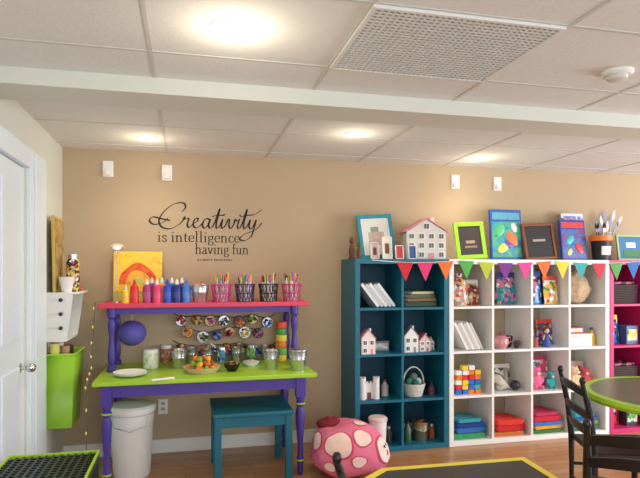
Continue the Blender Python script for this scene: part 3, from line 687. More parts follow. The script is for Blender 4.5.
bottle2((c0[0] + .26, 4.2, c0[1]), .03, .13, (200, 190, 190), (120, 60, 70), 'pale bottle with maroon cap beside the toy castle')
c0 = cell(TX, 2, 1)
bl = (c0[0] + .13, 4.15, c0[1])
bk = thing('basket', 'small round woven basket in the third row of the teal bookcase', 'basket', bl)
m = MB()
for k in range(9): m.ring((0, 0, .006 + k * .011), .065 + .003 * k, .0062, n=24)
m.cyl((0, 0, 0), .065, .006); m.build('woven_wall', mat((215, 210, 195), .8, var=.3, scale=60), bk)
MB().tube([(.088 * math.cos(a), 0, .095 + .13 * math.sin(a)) for a in [PI * k / 12 for k in range(13)]], .006, 7).build('handle', mat((225, 220, 205), .8), bk)
for k, (dx, dy, dz, c, n) in enumerate(((-.037, -.01, .11, (60, 150, 120), 'green'), (.037, 0, .11, (230, 230, 225), 'white'), (0, -.05, .105, (40, 110, 120), 'teal'), (0, .045, .115, (170, 190, 170), 'mint'), (0, -.005, .15, (110, 130, 110), 'moss'))):
    o = tag(MB().sph((0, 0, 0), .030, 14).build('yarn_ball', mat(c, .9, var=.3, scale=70, bump=.5)), '%s yarn ball in the small woven basket' % n, 'yarn ball', 'yarn balls in the basket'); o.location = (bl[0] + dx, bl[1] + dy, bl[2] + dz)
bottle2((c0[0] + .28, 4.14, c0[1]), .028, .10, (90, 60, 70), (60, 40, 40), 'small maroon bottle beside the woven basket')
c0 = cell(TX, 3, 0)
bottle2((c0[0] + .20, 4.13, c0[1]), .03, .17, (40, 44, 60), (150, 150, 155), 'dark bottle with grey cap in the bottom left cell of the teal bookcase')
bottle2((c0[0] + .275, 4.15, c0[1]), .028, .12, (95, 80, 70), (225, 220, 210), 'short brown bottle with white cap in the bottom left cell of the teal bookcase')
c0 = cell(TX, 3, 1)
pail((c0[0] + .19, 4.15, c0[1]), .07, .14, 'brassy pail in the bottom right cell of the teal bookcase', m=mat((170, 160, 130), .3, .8), fill=bits(DARKB, 50))
bottle2((c0[0] + .07, 4.13, c0[1]), .032, .16, (50, 84, 50), (30, 30, 30), 'dark green bottle in the bottom right cell of the teal bookcase')
bottle2((c0[0] + .295, 4.17, c0[1]), .026, .11, (170, 90, 50), (235, 230, 220), 'amber bottle right of the brassy pail')

def plush(loc, s, c, label, c2=None, rz=0):
    t = thing('plush_toy', label, 'plush toy', loc, rz)
    m = MB().sph((0, 0, .4 * s), (.32 * s, .27 * s, .4 * s), 18).sph((0, -.03 * s, .92 * s), (.27 * s, .25 * s, .25 * s), 18)
    for a in (-1, 1):
        m.sph((a * .2 * s, 0, 1.13 * s), .09 * s, 10).sph((a * .33 * s, -.1 * s, .5 * s), (.1 * s, .12 * s, .22 * s), 10).sph((a * .2 * s, -.24 * s, .12 * s), (.12 * s, .2 * s, .12 * s), 10)
    m.build('body', mat(c, .95, var=.25, scale=60, bump=.6), t, remesh=.045 * s)
    MB().sph((0, -.27 * s, .86 * s), (.1 * s, .06 * s, .08 * s), 12).build('muzzle', mat(c2 or (240, 225, 205), .9), t)
    for a in (-.09, .09): MB().sph((a * s, -.265 * s, .98 * s), .025 * s, 8).build('eye', BLACK, t)
def cloth_stack(x0, r, c, items, xo, where, y=4.17):
    cx, cz = cell(x0, r, c); z = cz
    for j, (col, n, w, h) in enumerate(items):
        m = MB(); K = 12
        pts = []
        for i in range(K + 1):
            a = -PI / 2 + PI * i / K; pts.append((w / 2 - h / 2 + h / 2 * math.cos(a), h / 2 + h / 2 * math.sin(a)))
        for i in range(5): pts.append((w / 2 - h / 2 - (i + 1) * (w - h) / 6, h - .004 * ((i + j) % 2)))
        pts += [(-w / 2, h * .98), (-w / 2 + .006, h * .75), (-w / 2, h * .55), (-w / 2 + .007, h * .5), (-w / 2, h * .42), (-w / 2 + .006, h * .2), (-w / 2, .002)]
        m.prism(pts, -.11 + .008 * (j % 2), .1)
        o = tag(m.build('folded_cloth', mat(col, .95, var=.2, scale=30, bump=.4), bev=.003), '%s folded cloth %s' % (n, where), 'folded cloth', 'folded cloths in the white bookcase')
        o.location = (cx + xo + .008 * ((j * 3) % 4 - 1.5), y, z); o.rotation_euler = (0, 0, PI + .05 if j % 3 == 1 else .04 * (j % 2)); z += h + .0012
# --- white row 0
cx, cz = cell(WX, 0, 0)
t = thing('pouch', 'tall clear pouch of coloured bits in the top left cell of the white bookcase', 'pouch', (cx + .10, 4.14, cz))
MB().lathe([(0, 0), (.06, .002), (.078, .03), (.072, .13), (.05, .20), (.018, .225), (.032, .26), (0, .25)], n=20).build('bag', bits([(230, 225, 220), (210, 80, 80), (120, 80, 60), (240, 200, 90), (200, 150, 130)], 40, .2), t)
MB().ring((0, 0, .225), .021, .004).build('tie', mat((220, 60, 90), .5), t)
pack((cx + .24, 4.18, cz), .13, .21, [(160, 60, 60), (235, 230, 220), (70, 70, 80), (220, 180, 120)], (240, 235, 228), 'clear pack of red and grey pieces beside the coloured pouch', scale=40)
cx, cz = cell(WX, 0, 1)
t = thing('toy_bird', 'small teal toy bird with pink wings in the top row of the white bookcase', 'toy bird', (cx + .10, 4.12, cz))
MB().sph((0, 0, .075), (.035, .05, .045), 16).sph((0, -.04, .125), .026, 14).rod((0, .03, .07), (0, .1, .12), .015, .004).build('body', mat((30, 150, 150), .5), t, remesh=.005)
for a in (.033, -.033): MB().sph((a, 0, .08), (.008, .035, .022), 12).build('wing', mat((230, 80, 140), .5), t)
MB().rod((0, -.062, .125), (0, -.085, .12), .007, .001).build('beak', mat((245, 170, 40), .5), t)
for a in (-.012, .012): MB().rod((a, 0, .0), (a, 0, .04), .003).build('leg', mat((245, 170, 40), .5), t)
pack((cx + .22, 4.2, cz), .17, .27, [(40, 150, 160), (110, 70, 150), (235, 235, 225), (230, 120, 160)], (60, 60, 130), 'clear pack of teal and violet pieces behind the toy bird', scale=38)
cx, cz = cell(WX, 0, 2)
pack((cx + .09, 4.15, cz), .15, .28, [(50, 120, 200), (240, 240, 235), (230, 90, 90), (60, 60, 90)], (40, 80, 170), 'tall blue craft pack at the left of the third top cell of the white bookcase', scale=34)
pack((cx + .245, 4.13, cz), .15, .24, [(240, 190, 80), (200, 60, 80), (90, 160, 90), (245, 240, 230)], (230, 90, 60), 'craft pack with orange header beside the tall blue craft pack', rz=.12, scale=34)
bx0 = cx + .02
for k, (c, n, th, hh) in enumerate((((40, 70, 140), 'dark blue', .03, .20), ((190, 60, 60), 'red', .02, .30), ((60, 140, 160), 'turquoise', .04, .27), ((230, 200, 90), 'yellow', .02, .29), ((70, 60, 110), 'violet', .04, .30), ((60, 50, 60), 'black', .05, .27), ((210, 100, 60), 'orange', .03, .29))):
    book((bx0, 4.25, cz), .15, th, hh, c, '%s picture book standing behind the craft packs in the white bookcase' % n, 'upright picture books'); bx0 += th + .006
cx, cz = cell(WX, 0, 3)
t = thing('fleece_bag', 'tan fleece drawstring bag in the top right cell of the white bookcase', 'bag', (cx + .17, 4.18, cz))
m = MB(); q = bmesh.ops.create_uvsphere(m.bm, u_segments=48, v_segments=32, radius=1)
for vv in q['verts']:
    p = vv.co.copy(); az = math.atan2(p.y, p.x); u = (p.z + 1) / 2
    k_ = (1 - .62 * max(0, u - .5) ** .7) * (1 + .10 * math.sin(az * 9) * max(0, u - .2)) * (1 + .16 * noise.noise(p * 2.5))
    vv.co = Vector((p.x * .13 * k_, p.y * .09 * k_, max(0, u * .28 * (1 + .08 * noise.noise(p * 3)))))
m.build('bag_body', mat((200, 172, 140), .95, var=.35, scale=40, bump=.9), t)
MB().tube([(-.05, -.03, .24), (-.05, -.04, .29), (0, -.045, .31), (.05, -.04, .29), (.05, -.03, .24)], .007, 8).build('handle', mat((150, 110, 80), .8), t)
# --- row 1
cx, cz = cell(WX, 1, 1)
t = thing('teapot', 'pink toy teapot in the second row of the white bookcase', 'teapot', (cx + .12, 4.13, cz))
PKT = mat((205, 140, 140), .25)
MB().lathe([(0, 0), (.04, 0), (.066, .04), (.062, .08), (.035, .105), (0, .107)], n=24).build('body', PKT, t)
MB().tube([(-.058, 0, .04), (-.085, 0, .055), (-.097, 0, .1)], [.013, .009, .007], 10).build('spout', PKT, t)
MB().tube([(.055, 0, .085), (.088, 0, .088), (.092, 0, .05), (.056, 0, .035)], .006, 8).build('handle', PKT, t)
MB().lathe([(.037, .106), (.022, .118), (.006, .121), (.01, .13), (0, .136)], n=16).build('lid', mat((160, 90, 100), .3), t)
for dx, dy, R_, c, n in ((.245, 4.10, .026, (70, 55, 60), 'dark brown'), (.30, 4.17, .026, (120, 110, 120), 'grey'), (.225, 4.2, .045, (40, 34, 40), 'large black')):
    t = thing('toy_cup', '%s toy cup beside the pink teapot' % n, 'cup', (cx + dx, dy, cz)); q = R_ / .03
    MB().lathe([(0, 0), (.02 * q, 0), (.03 * q, .06 * q), (.027 * q, .06 * q), (.018 * q, .004), (0, .004)], n=18).build('body', mat(c, .3), t)
    MB().tube([(0, -.028 * q, .048 * q), (0, -.04 * q, .04 * q), (0, -.038 * q, .02 * q), (0, -.024 * q, .014 * q)], .003, 6).build('handle', mat(c, .3), t)
cx, cz = cell(WX, 1, 2)
t = thing('toy_doll', 'small doll in a blue dress in the second row of the white bookcase', 'doll', (cx + .19, 4.12, cz))
MB().lathe([(0, 0), (.042, 0), (.036, .03), (.018, .075), (.02, .1), (.01, .115), (0, .115)], n=18).build('dress', mat((70, 90, 160), .7), t)
MB().sph((0, 0, .135), (.022, .021, .026), 14).rod((.018, 0, .1), (.04, -.01, .06), .006).rod((-.018, 0, .1), (-.04, -.01, .06), .006).build('head_and_arms', mat((225, 180, 150), .6), t)
MB().sph((0, .006, .143), (.026, .024, .025), 14).build('hair', mat((110, 60, 35), .8), t)
t = thing('toy_mug', 'small red mug standing left of the blue dressed doll', 'mug', (cx + .075, 4.13, cz))
MB().lathe([(0, 0), (.036, 0), (.038, .085), (.034, .085), (.033, .005), (0, .005)], n=20).build('body', mat((150, 60, 60), .35), t)
MB().tube([(.036, 0, .07), (.058, 0, .062), (.058, 0, .03), (.036, 0, .022)], .004, 6).build('handle', mat((150, 60, 60), .35), t)
pack((cx + .245, 4.22, cz), .15, .22, [(50, 80, 160), (200, 190, 170), (230, 110, 90), (70, 60, 60)], (225, 70, 70), 'clear pack with red header behind the blue dressed doll', scale=40)
boxkit((cx + .08, 4.24, cz), .12, .08, .17, (90, 60, 50), (200, 150, 90), 'brown box behind the small red mug')
cx, cz = cell(WX, 1, 3)
t = thing('storage_box', 'low white lidded box in the second row right cell of the white bookcase', 'box', (cx + .13, 4.15, cz))
MB().bb((-.11, -.08, 0), (.11, .08, .085)).build('body', mat((240, 238, 235), .5), t, bev=.006)
MB().bb((-.115, -.085, .0855), (.115, .085, .105)).build('lid', mat((225, 225, 225), .5), t, bev=.006)
bottle2((cx + .29, 4.14, cz), .028, .15, (240, 200, 60), (40, 90, 170), 'yellow bottle with blue cap beside the low white box')
boxkit((cx + .12, 4.16, cz + .106), .14, .1, .05, (170, 60, 80), (240, 200, 120), 'small crimson box on top of the low white box')
# --- row 2
cx, cz = cell(WX, 2, 0)
names = {(220, 50, 50): 'red', (50, 110, 210): 'blue', (90, 180, 60): 'green', (250, 210, 60): 'yellow', (240, 130, 40): 'orange', (60, 180, 190): 'turquoise', (240, 240, 235): 'white'}
csn = list(names); rnd = random.Random(3); w = .052
for r in range(6):
    for c in range(4):
        if r == 5 and c in (0, 3): continue
        col = rnd.choice(csn)
        b = thing('toy_block', '%s studded toy block in the block pile of the white bookcase' % names[col], 'toy block', (cx + .05 + c * (w + .003) + .004 * ((r * 5 + c) % 2), 4.08 + .005 * rnd.random(), cz + r * .0385), group='toy blocks in the white bookcase')
        MB().bb((0, 0, 0), (w - .003, w, .034)).build('block', mat(col, .35), b, bev=.0015)
        for a in (.27, .70):
            for e in (.27, .73): MB().cyl((w * a, w * e, .034), .008, .0035, n=10).build('stud', mat(col, .35), b)
cx, cz = cell(WX, 2, 1)
t = thing('seashell', 'large pale spiral seashell in the third row of the white bookcase', 'seashell', (cx + .12, 4.13, cz))
m = MB(); pts = []; rr = []
for k in range(46):
    a = k * .42; q = k / 45; R_ = .06 * (1 - q) ** 1.1 + .002
    pts.append((-.05 + .13 * q ** .8, R_ * .6 * math.cos(a), .075 - .05 * q + R_ * .6 * math.sin(a))); rr.append(.034 * (1 - q) + .003)
m.tube(pts, rr, 10).build('shell_body', mat((205, 196, 182), .4, var=.35, scale=30), t)
o = tag(MB().sph((0, 0, .042), .042, 16).build('glass_float', mat((50, 50, 66), .15)), 'small dark glass ball right of the pale seashell', 'ball'); o.location = (cx + .255, 4.13, cz)
pack((cx + .17, 4.24, cz), .22, .2, [(170, 160, 150), (100, 90, 90), (220, 215, 205)], (230, 225, 215), 'grey pack standing behind the pale seashell')
cx, cz = cell(WX, 2, 2)
plush((cx + .10, 4.14, cz), .155, (235, 110, 150), 'pink plush toy in the third row of the white bookcase')
plush((cx + .235, 4.13, cz), .12, (60, 170, 175), 'turquoise plush toy in the third row of the white bookcase')
pack((cx + .17, 4.25, cz), .26, .26, [(225, 90, 130), (240, 190, 200), (70, 150, 170), (245, 230, 225)], (200, 60, 110), 'wide pink pack behind the pink and turquoise plush toys', scale=32)
cx, cz = cell(WX, 2, 3)
plush((cx + .11, 4.13, cz), .15, (225, 190, 150), 'sandy plush toy in the third row of the white bookcase', rz=.3)
plush((cx + .24, 4.15, cz), .13, (220, 90, 100), 'coral plush toy beside the sandy one', rz=-.3)
boxkit((cx + .17, 4.27, cz), .24, .06, .2, (200, 180, 170), (190, 70, 90), 'beige box behind the sandy and coral plush toys')
# --- row 3
cloth_stack(WX, 3, 0, [((60, 150, 100), 'green', .28, .045), ((50, 110, 180), 'blue', .27, .045), ((30, 64, 140), 'navy', .25, .035), ((60, 160, 170), 'turquoise', .20, .03)], .165, 'in the bottom left cell of the white bookcase')
cloth_stack(WX, 3, 1, [((200, 110, 50), 'ochre', .28, .035), ((205, 40, 40), 'red', .27, .05), ((225, 60, 50), 'bright red', .24, .045)], .165, 'in the second bottom cell of the white bookcase')
cloth_stack(WX, 3, 2, [((60, 120, 60), 'green', .28, .03), ((240, 170, 50), 'amber', .27, .03), ((70, 120, 190), 'blue', .27, .03), ((210, 40, 60), 'crimson', .26, .045), ((190, 50, 90), 'rose', .22, .03)], .165, 'in the third bottom cell of the white bookcase')
cloth_stack(WX, 3, 3, [((50, 120, 110), 'teal', .28, .04), ((140, 180, 60), 'lime', .26, .035), ((70, 90, 170), 'indigo', .25, .03), ((40, 150, 160), 'aqua', .20, .035)], .165, 'in the bottom right cell of the white bookcase')
# --- magenta bookcase
RW = ('top', 'second', 'third', 'bottom')
for r in range(4):
    for q in range(2):
        cx, cz = cell(MX, r, q); sd = ('left', 'right')[q]
        ww = 'in the %s row, %s cell of the magenta bookcase' % (RW[r], sd)
        if (r + q) % 2 == 0:
            t = thing('storage_basket', 'dark woven storage basket ' + ww, 'basket', (cx + .17, 4.19, cz))
            m = MB()
            for k in range(11): m.bb((-.125 - .001 * k, -.1, k * .015), (.125 + .001 * k, .1, k * .015 + .0135))
            m.build('woven_wall', mat((70, 56, 54), .8, var=.4, scale=50), t, bev=.003)
            MB().bb((-.115, -.09, .165), (.115, .09, .19)).build('contents', bits(DARKB + RAIN, 26), t, bev=.01)
        else:
            pack((cx + .10, 4.16, cz), .14, .25, [RAIN[(r * 2 + k) % 6] for k in (0, 2, 4)] + [(60, 50, 60)], RAIN[r], 'bright craft pack ' + ww, scale=34)
            boxkit((cx + .245, 4.16, cz), .12, .14, .16, ((190, 160, 120), (70, 110, 150), (210, 190, 180), (60, 60, 70))[r], RAIN[r], 'small upright box ' + ww)

# ================================================================ ON TOP OF THE BOOKCASES
TOP = 1.4705
def p_frame(fc, inner, bw=.03, detail=None):
    def f(t, w, h):
        m = MB(); m.bb((-w / 2, 0, 0), (w / 2, .018, bw)).bb((-w / 2, 0, h - bw), (w / 2, .018, h)).bb((-w / 2, 0, bw), (-w / 2 + bw, .018, h - bw)).bb((w / 2 - bw, 0, bw), (w / 2, .018, h - bw))
        m.build('frame', mat(fc, .4), t, smooth=False, bev=.003)
        MB().bb((-w / 2 + bw, .008, bw), (w / 2 - bw, .014, h - bw)).build('picture', mat(inner, .6, var=.08), t, smooth=False)
        if detail: detail(t, w, h)
    return f
def patch_rects(L_):
    def f(t, w, h):
        for (a, b, c, d, col) in L_:
            MB().bb((-w / 2 + a * w, .0055, c * h), (-w / 2 + b * w, .0079, d * h)).build('printed_area', mat(col, .6, var=.2, scale=20), t, smooth=False)
    return f
leaned('framed_picture', 'turquoise framed picture with white mount leaning at the left of the bookcase tops', 'picture', 362, 397, 214, TOP, 4.22,
       p_frame((50, 150, 172), (240, 238, 232), .03, patch_rects([(.28, .72, .3, .6, (205, 180, 170)), (.36, .58, .6, .72, (150, 165, 150))])), .2, roll=-.07)
for px0, px1, pt, Y, c, n in ((371, 380, 242, 4.12, (230, 190, 200), 'pale pink'), (383, 393, 236, 4.08, (235, 225, 210), 'cream')):
    leaned('photo_card', '%s card standing in front of the turquoise framed picture' % n, 'card', px0, px1, pt, TOP, Y, p_frame((245, 243, 238), c, .008, patch_rects([(.3, .7, .25, .7, (120, 80, 70))])), .15)
for px, Yf, s_, n in ((352, 4.16, 1.0, 'taller'), (359, 4.10, .75, 'shorter')):
    t = thing('toy_figure', '%s of the dark brown carved figures at the left end of the teal bookcase top' % n, 'figurine', (X(px, Yf), Yf, TOP))
    MB().cyl((0, 0, 0), .028 * s_, .012).lathe([(0, .01), (.02 * s_, .012), (.027 * s_, .06 * s_), (.02 * s_, .10 * s_), (.012 * s_, .115 * s_), (0, .118 * s_)], n=16).build('body', WOODBR, t)
    MB().sph((0, 0, .14 * s_), (.022 * s_, .02 * s_, .028 * s_), 12).build('head', mat((60, 90, 60), .6) if s_ < 1 else WOODBR, t)
hx = (X(402, 4.16) + X(447, 4.16)) / 2
house((hx, 4.20, TOP), .32, .20, .33, (222, 217, 210), (226, 150, 158), 'large pale dollhouse with pink roof on top of the bookcases', -.12, 3, 4, (250, 246, 242), win=(110, 100, 98), attic=True, eave=.66)
for px0, px1, pt, n, c in ((396, 404, 245, 'red', (200, 60, 60)), (409, 417, 245, 'blue', (60, 90, 150))):
    leaned('photo_card', 'tiny %s card standing before the large dollhouse' % n, 'card', px0, px1, pt, TOP, 4.05, p_frame((245, 243, 238), c, .006), .12)
leaned('framed_picture', 'lime green frame holding a dark board, right of the dollhouse', 'picture', 458, 488, 222, TOP, 4.18, p_frame((156, 210, 50), (56, 48, 44), .035, patch_rects([(.35, .65, .42, .5, (170, 150, 120)), (.3, .7, .3, .36, (140, 120, 100))])), .16, roll=-.06)
def p_kit(body, head, cols, paint, shapes=()):
    def f(t, w, h):
        MB().bb((-w / 2, 0, 0), (w / 2, .03, h)).build('box_body', mat(body, .35), t, smooth=False, bev=.003)
        MB().bb((-w * .46, -.0015, h * .06), (w * .46, 0, h * .76)).build('printed_area', washed(cols, paint, .3), t, smooth=False)
        MB().bb((-w * .44, -.002, h * .8), (w * .44, 0, h * .94)).build('title_band', mat(head, .4, var=.3, scale=40), t, smooth=False)
        for (u, v_, r, c) in shapes:
            m = MB(); q = bmesh.ops.create_uvsphere(m.bm, u_segments=18, v_segments=10, radius=1)
            m._t(q['verts'], Matrix.Translation((u * w, -.003, v_ * h)) @ Matrix.Rotation(u * 5, 4, 'Y') @ Matrix.Diagonal((r * w, .006, r * w * .6, 1)))
            m.build('wrapped_piece', mat(c, .3), t)
    return f
leaned('craft_kit', 'tall blue craft kit box between the lime frame and the blackboard', 'craft kit', 492, 523, 209, TOP, 4.24,
       p_kit((40, 90, 170), (90, 160, 190), [(40, 90, 180), (50, 150, 170), (90, 180, 120), (40, 70, 140)], 9, [(-.2, .58, .2, (90, 190, 130)), (.18, .42, .24, (230, 120, 70)), (-.12, .24, .2, (240, 210, 90)), (.25, .64, .14, (235, 235, 225)), (.05, .3, .15, (110, 80, 170))]), .08)
leaned('framed_picture', 'small brown framed blackboard leaning beside the blue craft kit', 'blackboard', 527, 558, 223, TOP, 4.18, p_frame((130, 72, 44), (40, 36, 36), .022, patch_rects([(.3, .7, .5, .56, (170, 160, 150))])), .18, roll=-.05)
leaned('picture_book', 'blue picture book with red title band in front of the plastic wrapped kit', 'book', 563, 588, 219, TOP, 4.15,
       p_kit((50, 70, 160), (225, 60, 60), [(40, 70, 160), (60, 130, 190), (120, 60, 150), (200, 60, 80)], 10, [(-.15, .5, .2, (60, 190, 200)), (.2, .3, .22, (225, 70, 70)), (-.2, .2, .14, (245, 220, 120))]), .14)
pack((X(573, 4.31), 4.31, TOP), .22, .42, [], (214, 224, 234), 'tall plastic wrapped kit rising behind the blue and red picture book', lean=.05, hd=.90,
     m_=washed([(225, 232, 240), (150, 180, 215), (90, 120, 190), (210, 150, 170), (235, 238, 242)], 16, .1))
vx = X(606, 4.35)
t = thing('vase', 'clear glass vase of pale feathers behind the orange rimmed bucket', 'vase', (vx, 4.345, TOP))
MB().lathe([(0, 0), (.035, 0), (.04, .01), (.03, .15), (.045, .26), (.043, .26), (.028, .15), (.038, .014), (0, .012)], n=24).build('glass', mat((225, 232, 235), .08, var=.02, alpha=.45), t)
for k in range(8):
    a = -.8 + k * .3
    m = MB(); top = Vector((.12 * a, .0, .34 + .05 * (k % 3))); m.tube([(0.01 * a, 0, .02), (.03 * a, 0, .2), tuple(top)], .0018, 5)
    p0 = Vector((.03 * a, 0, .2)); dr = (top - p0).normalized(); nr = Vector((dr.z, 0, -dr.x)); q = top - dr * .09
    fpt = [q] + [q + dr * .12 * u + nr * .016 * math.sin(PI * u) for u in (.2, .4, .6, .8, 1)] + [q + dr * .12 * u - nr * .016 * math.sin(PI * u) for u in (.8, .6, .4, .2)]
    m.prism([(g_.x, g_.z) for g_ in fpt], -.001, .001); m.build('feather', mat((228, 224, 216) if k % 2 else (150, 160, 196), .8), t, smooth=False)
bxx = X(601, 4.13)
t = thing('brush_bucket', 'orange rimmed black bucket on the right end of the white bookcase', 'bucket', (bxx, 4.13, TOP))
MB().lathe([(0, 0), (.068, 0), (.082, .165), (.076, .165), (.06, .005), (0, .005)], n=30).build('body', mat((24, 22, 24), .5), t)
MB().lathe([(.0830, .165), (.092, .168), (.094, .212), (.090, .212), (.076, .168)], n=30).build('rim_band', mat((240, 130, 40), .45), t)
m = MB()
for k in range(9):
    a0, a1 = -PI / 2 - .65 + k * .1444, -PI / 2 - .65 + (k + 1) * .1444
    qs = [(a0, .045), (a1, .045), (a1, .12), (a0, .12)]
    m.bm.faces.new([m.bm.verts.new(((.0695 + .085 * z_) * math.cos(a), (.0695 + .085 * z_) * math.sin(a), z_)) for a, z_ in qs])
m.build('paper_label', PAPER, t)
for k, (a, c, n) in enumerate(((.2, (190, 150, 90), 'wooden'), (2.0, (210, 60, 50), 'red'), (3.6, (60, 90, 170), 'blue'), (4.6, (235, 235, 228), 'white'))):
    b0 = Vector((bxx + .02 * math.cos(a), 4.13 + .02 * math.sin(a), TOP + .006)); b1 = Vector((bxx + .05 * math.cos(a), 4.13 + .04 * math.sin(a), TOP + .32))
    pt = thing('paint_brush', '%s handled brush standing in the orange rimmed bucket' % n, 'brush', b0, rot=(b1 - b0).to_track_quat('Z', 'Y').to_euler())
    MB().cyl((0, 0, 0), .004, .24, .006, n=10).build('handle', mat(c, .5), pt); MB().cyl((0, 0, .24), .007, .03, n=10).build('ferrule', STEEL, pt)
    MB().lathe([(.007, .27), (.01, .29), (.004, .315), (0, .318)], n=12).build('bristles', mat((70, 50, 40), .9), pt)
leaned('framed_picture', 'pale green framed blue picture leaning on the magenta bookcase', 'picture', 619, 650, 234, TOP, 4.17, p_frame((160, 195, 120), (60, 120, 170), .02, patch_rects([(.2, .8, .15, .4, (70, 130, 80)), (.3, .6, .5, .7, (235, 235, 230))])), .15)

FC = [((206, 44, 60), 405), ((226, 60, 120), 425), ((240, 120, 60), 445.5), ((90, 180, 80), 466), ((190, 205, 60), 486), ((130, 60, 150), 505), ((230, 80, 150), 525), ((235, 120, 60), 544), ((245, 215, 70), 562), ((70, 170, 170), 580.5), ((200, 60, 80), 599), ((90, 160, 90), 616), ((60, 110, 180), 633)]
BYY = BY0 - .0042
bt = thing('bunting', 'string of coloured triangle flags across the front of the bookcase tops', 'bunting', (2.2, BYY, 1.45))
def zs(px): return 1.462 - .02 * math.sin(PI * ((px - 370) % 92) / 92)
MB().tube([(X(px, BYY) - 2.2, 0, zs(px) - 1.45) for px in range(372, 700, 6)], .003, 6).build('string', mat((240, 238, 230), .7), bt)
for c, px in FC:
    w = .068; xx = X(px, BYY) - 2.2; z = zs(px) - 1.45
    MB().prism([(xx - w, zs(px - 8) - 1.45), (xx + w, zs(px + 8) - 1.45), (xx + .004, z - .145)], -.0038, -.0028).build('flag', mat(c, .8), bt, smooth=False)

# ================================================================ FLOOR THINGS
BX, BYc, A_, B_, H_ = 1.075, 3.67, .265, .265, .37
t = thing('bean_bag', 'soft pink bean bag with large pale patches on the floor beside the teal bookcase', 'bean bag', (BX, BYc, 0))
def surf(dv, k=1.0):
    d_ = dv.normalized()
    f = (abs(d_.x) ** 2.4 + abs(d_.y) ** 2.4 + abs(d_.z) ** 2.4) ** (-1 / 2.4)
    az = math.atan2(d_.y, d_.x)
    wr = 1 + .08 * noise.noise(d_ * 1.7 + Vector((3, 1, 0))) + .03 * noise.noise(d_ * 4)
    p = Vector((d_.x * A_, d_.y * B_, d_.z * H_ / 2)) * f * wr * .98 * k
    z = max(p.z + H_ / 2, 0.0); u = z / H_
    tp = 1.06 - .40 * max(0, u - .25) ** 1.1
    gather = 1 + .05 * math.sin(az * 7 + 2 * u) * max(0, u - .35)
    p.x = p.x * tp * gather + .03 * u; p.y *= tp * gather
    sag = 1 - .14 * math.exp(-((p.x + .10) ** 2 + (p.y + .02) ** 2) / .012) * max(0, u - .5) * 1.5
    p.z = z * sag - .05 * (p.x / A_) * u * u
    return p
m = MB(); q = bmesh.ops.create_uvsphere(m.bm, u_segments=96, v_segments=64, radius=1)
for vv in q['verts']: vv.co = surf(vv.co)
m.build('bag_body', mat((234, 122, 156), .9, var=.08, scale=5, bump=.15), t)
def spot(az, el, ang, name, c, k=1.012, wob=.07, sx=1.):
    dv = Vector((math.sin(az) * math.cos(el), -math.cos(az) * math.cos(el), math.sin(el)))
    u = dv.orthogonal().normalized(); v_ = dv.cross(u)
    m = MB(); rings = []
    R_ = 12; N = 40
    for i in range(R_ + 1):
        r = ang * i / R_ + 1e-3
        rings.append([m.bm.verts.new(surf(dv + (u * math.cos(2 * PI * j / N) * sx + v_ * math.sin(2 * PI * j / N)) * math.tan(r) * (1 + wob * math.sin(3 * 2 * PI * j / N + az * 5)), k)) for j in range(N)])
    for a, b in zip(rings, rings[1:]):
        for j in range(N): m.bm.faces.new((a[j], a[(j + 1) % N], b[(j + 1) % N], b[j]))
    m.build(name, mat(c, .9, var=.03), t)
CREAM = (250, 218, 208)
for az, el, an, sx in ((-.62, .32, .42, 1.), (.12, .62, .30, 1.), (-1.5, .2, .30, 1.), (-.05, -.12, .20, 1.), (.6, 1.25, .22, 1.), (-.75, -.35, .16, 1.)):
    spot(az, el, an, 'patch_border', (216, 74, 104), 1.014, sx=sx); spot(az, el, an * .86, 'pale_patch', CREAM, 1.028, sx=sx)
spot(.88, .14, .46, 'patch_border', (216, 74, 104), 1.014); spot(.88, .14, .41, 'pale_patch', (250, 228, 220), 1.028)
spot(.78, .26, .05, 'eye', (36, 26, 30), 1.04, 0); spot(1.02, .26, .05, 'eye', (36, 26, 30), 1.04, 0)
spot(.9, .02, .07, 'mouth_patch', (216, 80, 104), 1.04, .05, 1.6)
m = MB(); q = bmesh.ops.create_uvsphere(m.bm, u_segments=28, v_segments=16, radius=1)
for vv in q['verts']:
    p = vv.co; vv.co = Vector((-.11 + p.x * .09, .07 + p.y * .06, .325 + p.z * .045)) * (1 + .05 * noise.noise(p * 2))
m.build('folded_flap', mat((128, 30, 44), .9, var=.2, bump=.3), t)
t = thing('canister', 'white canister on the floor between the bean bag and teal bookcase', 'canister', (1.385, 3.935, 0))
MB().lathe([(0, 0), (.055, 0), (.066, .27), (0, .27)], n=26).build('body', mat((238, 234, 228), .5), t)
MB().lathe([(.071, .27), (.071, .29), (.06, .3), (0, .302)], n=26).build('lid', mat((226, 204, 202), .5), t)

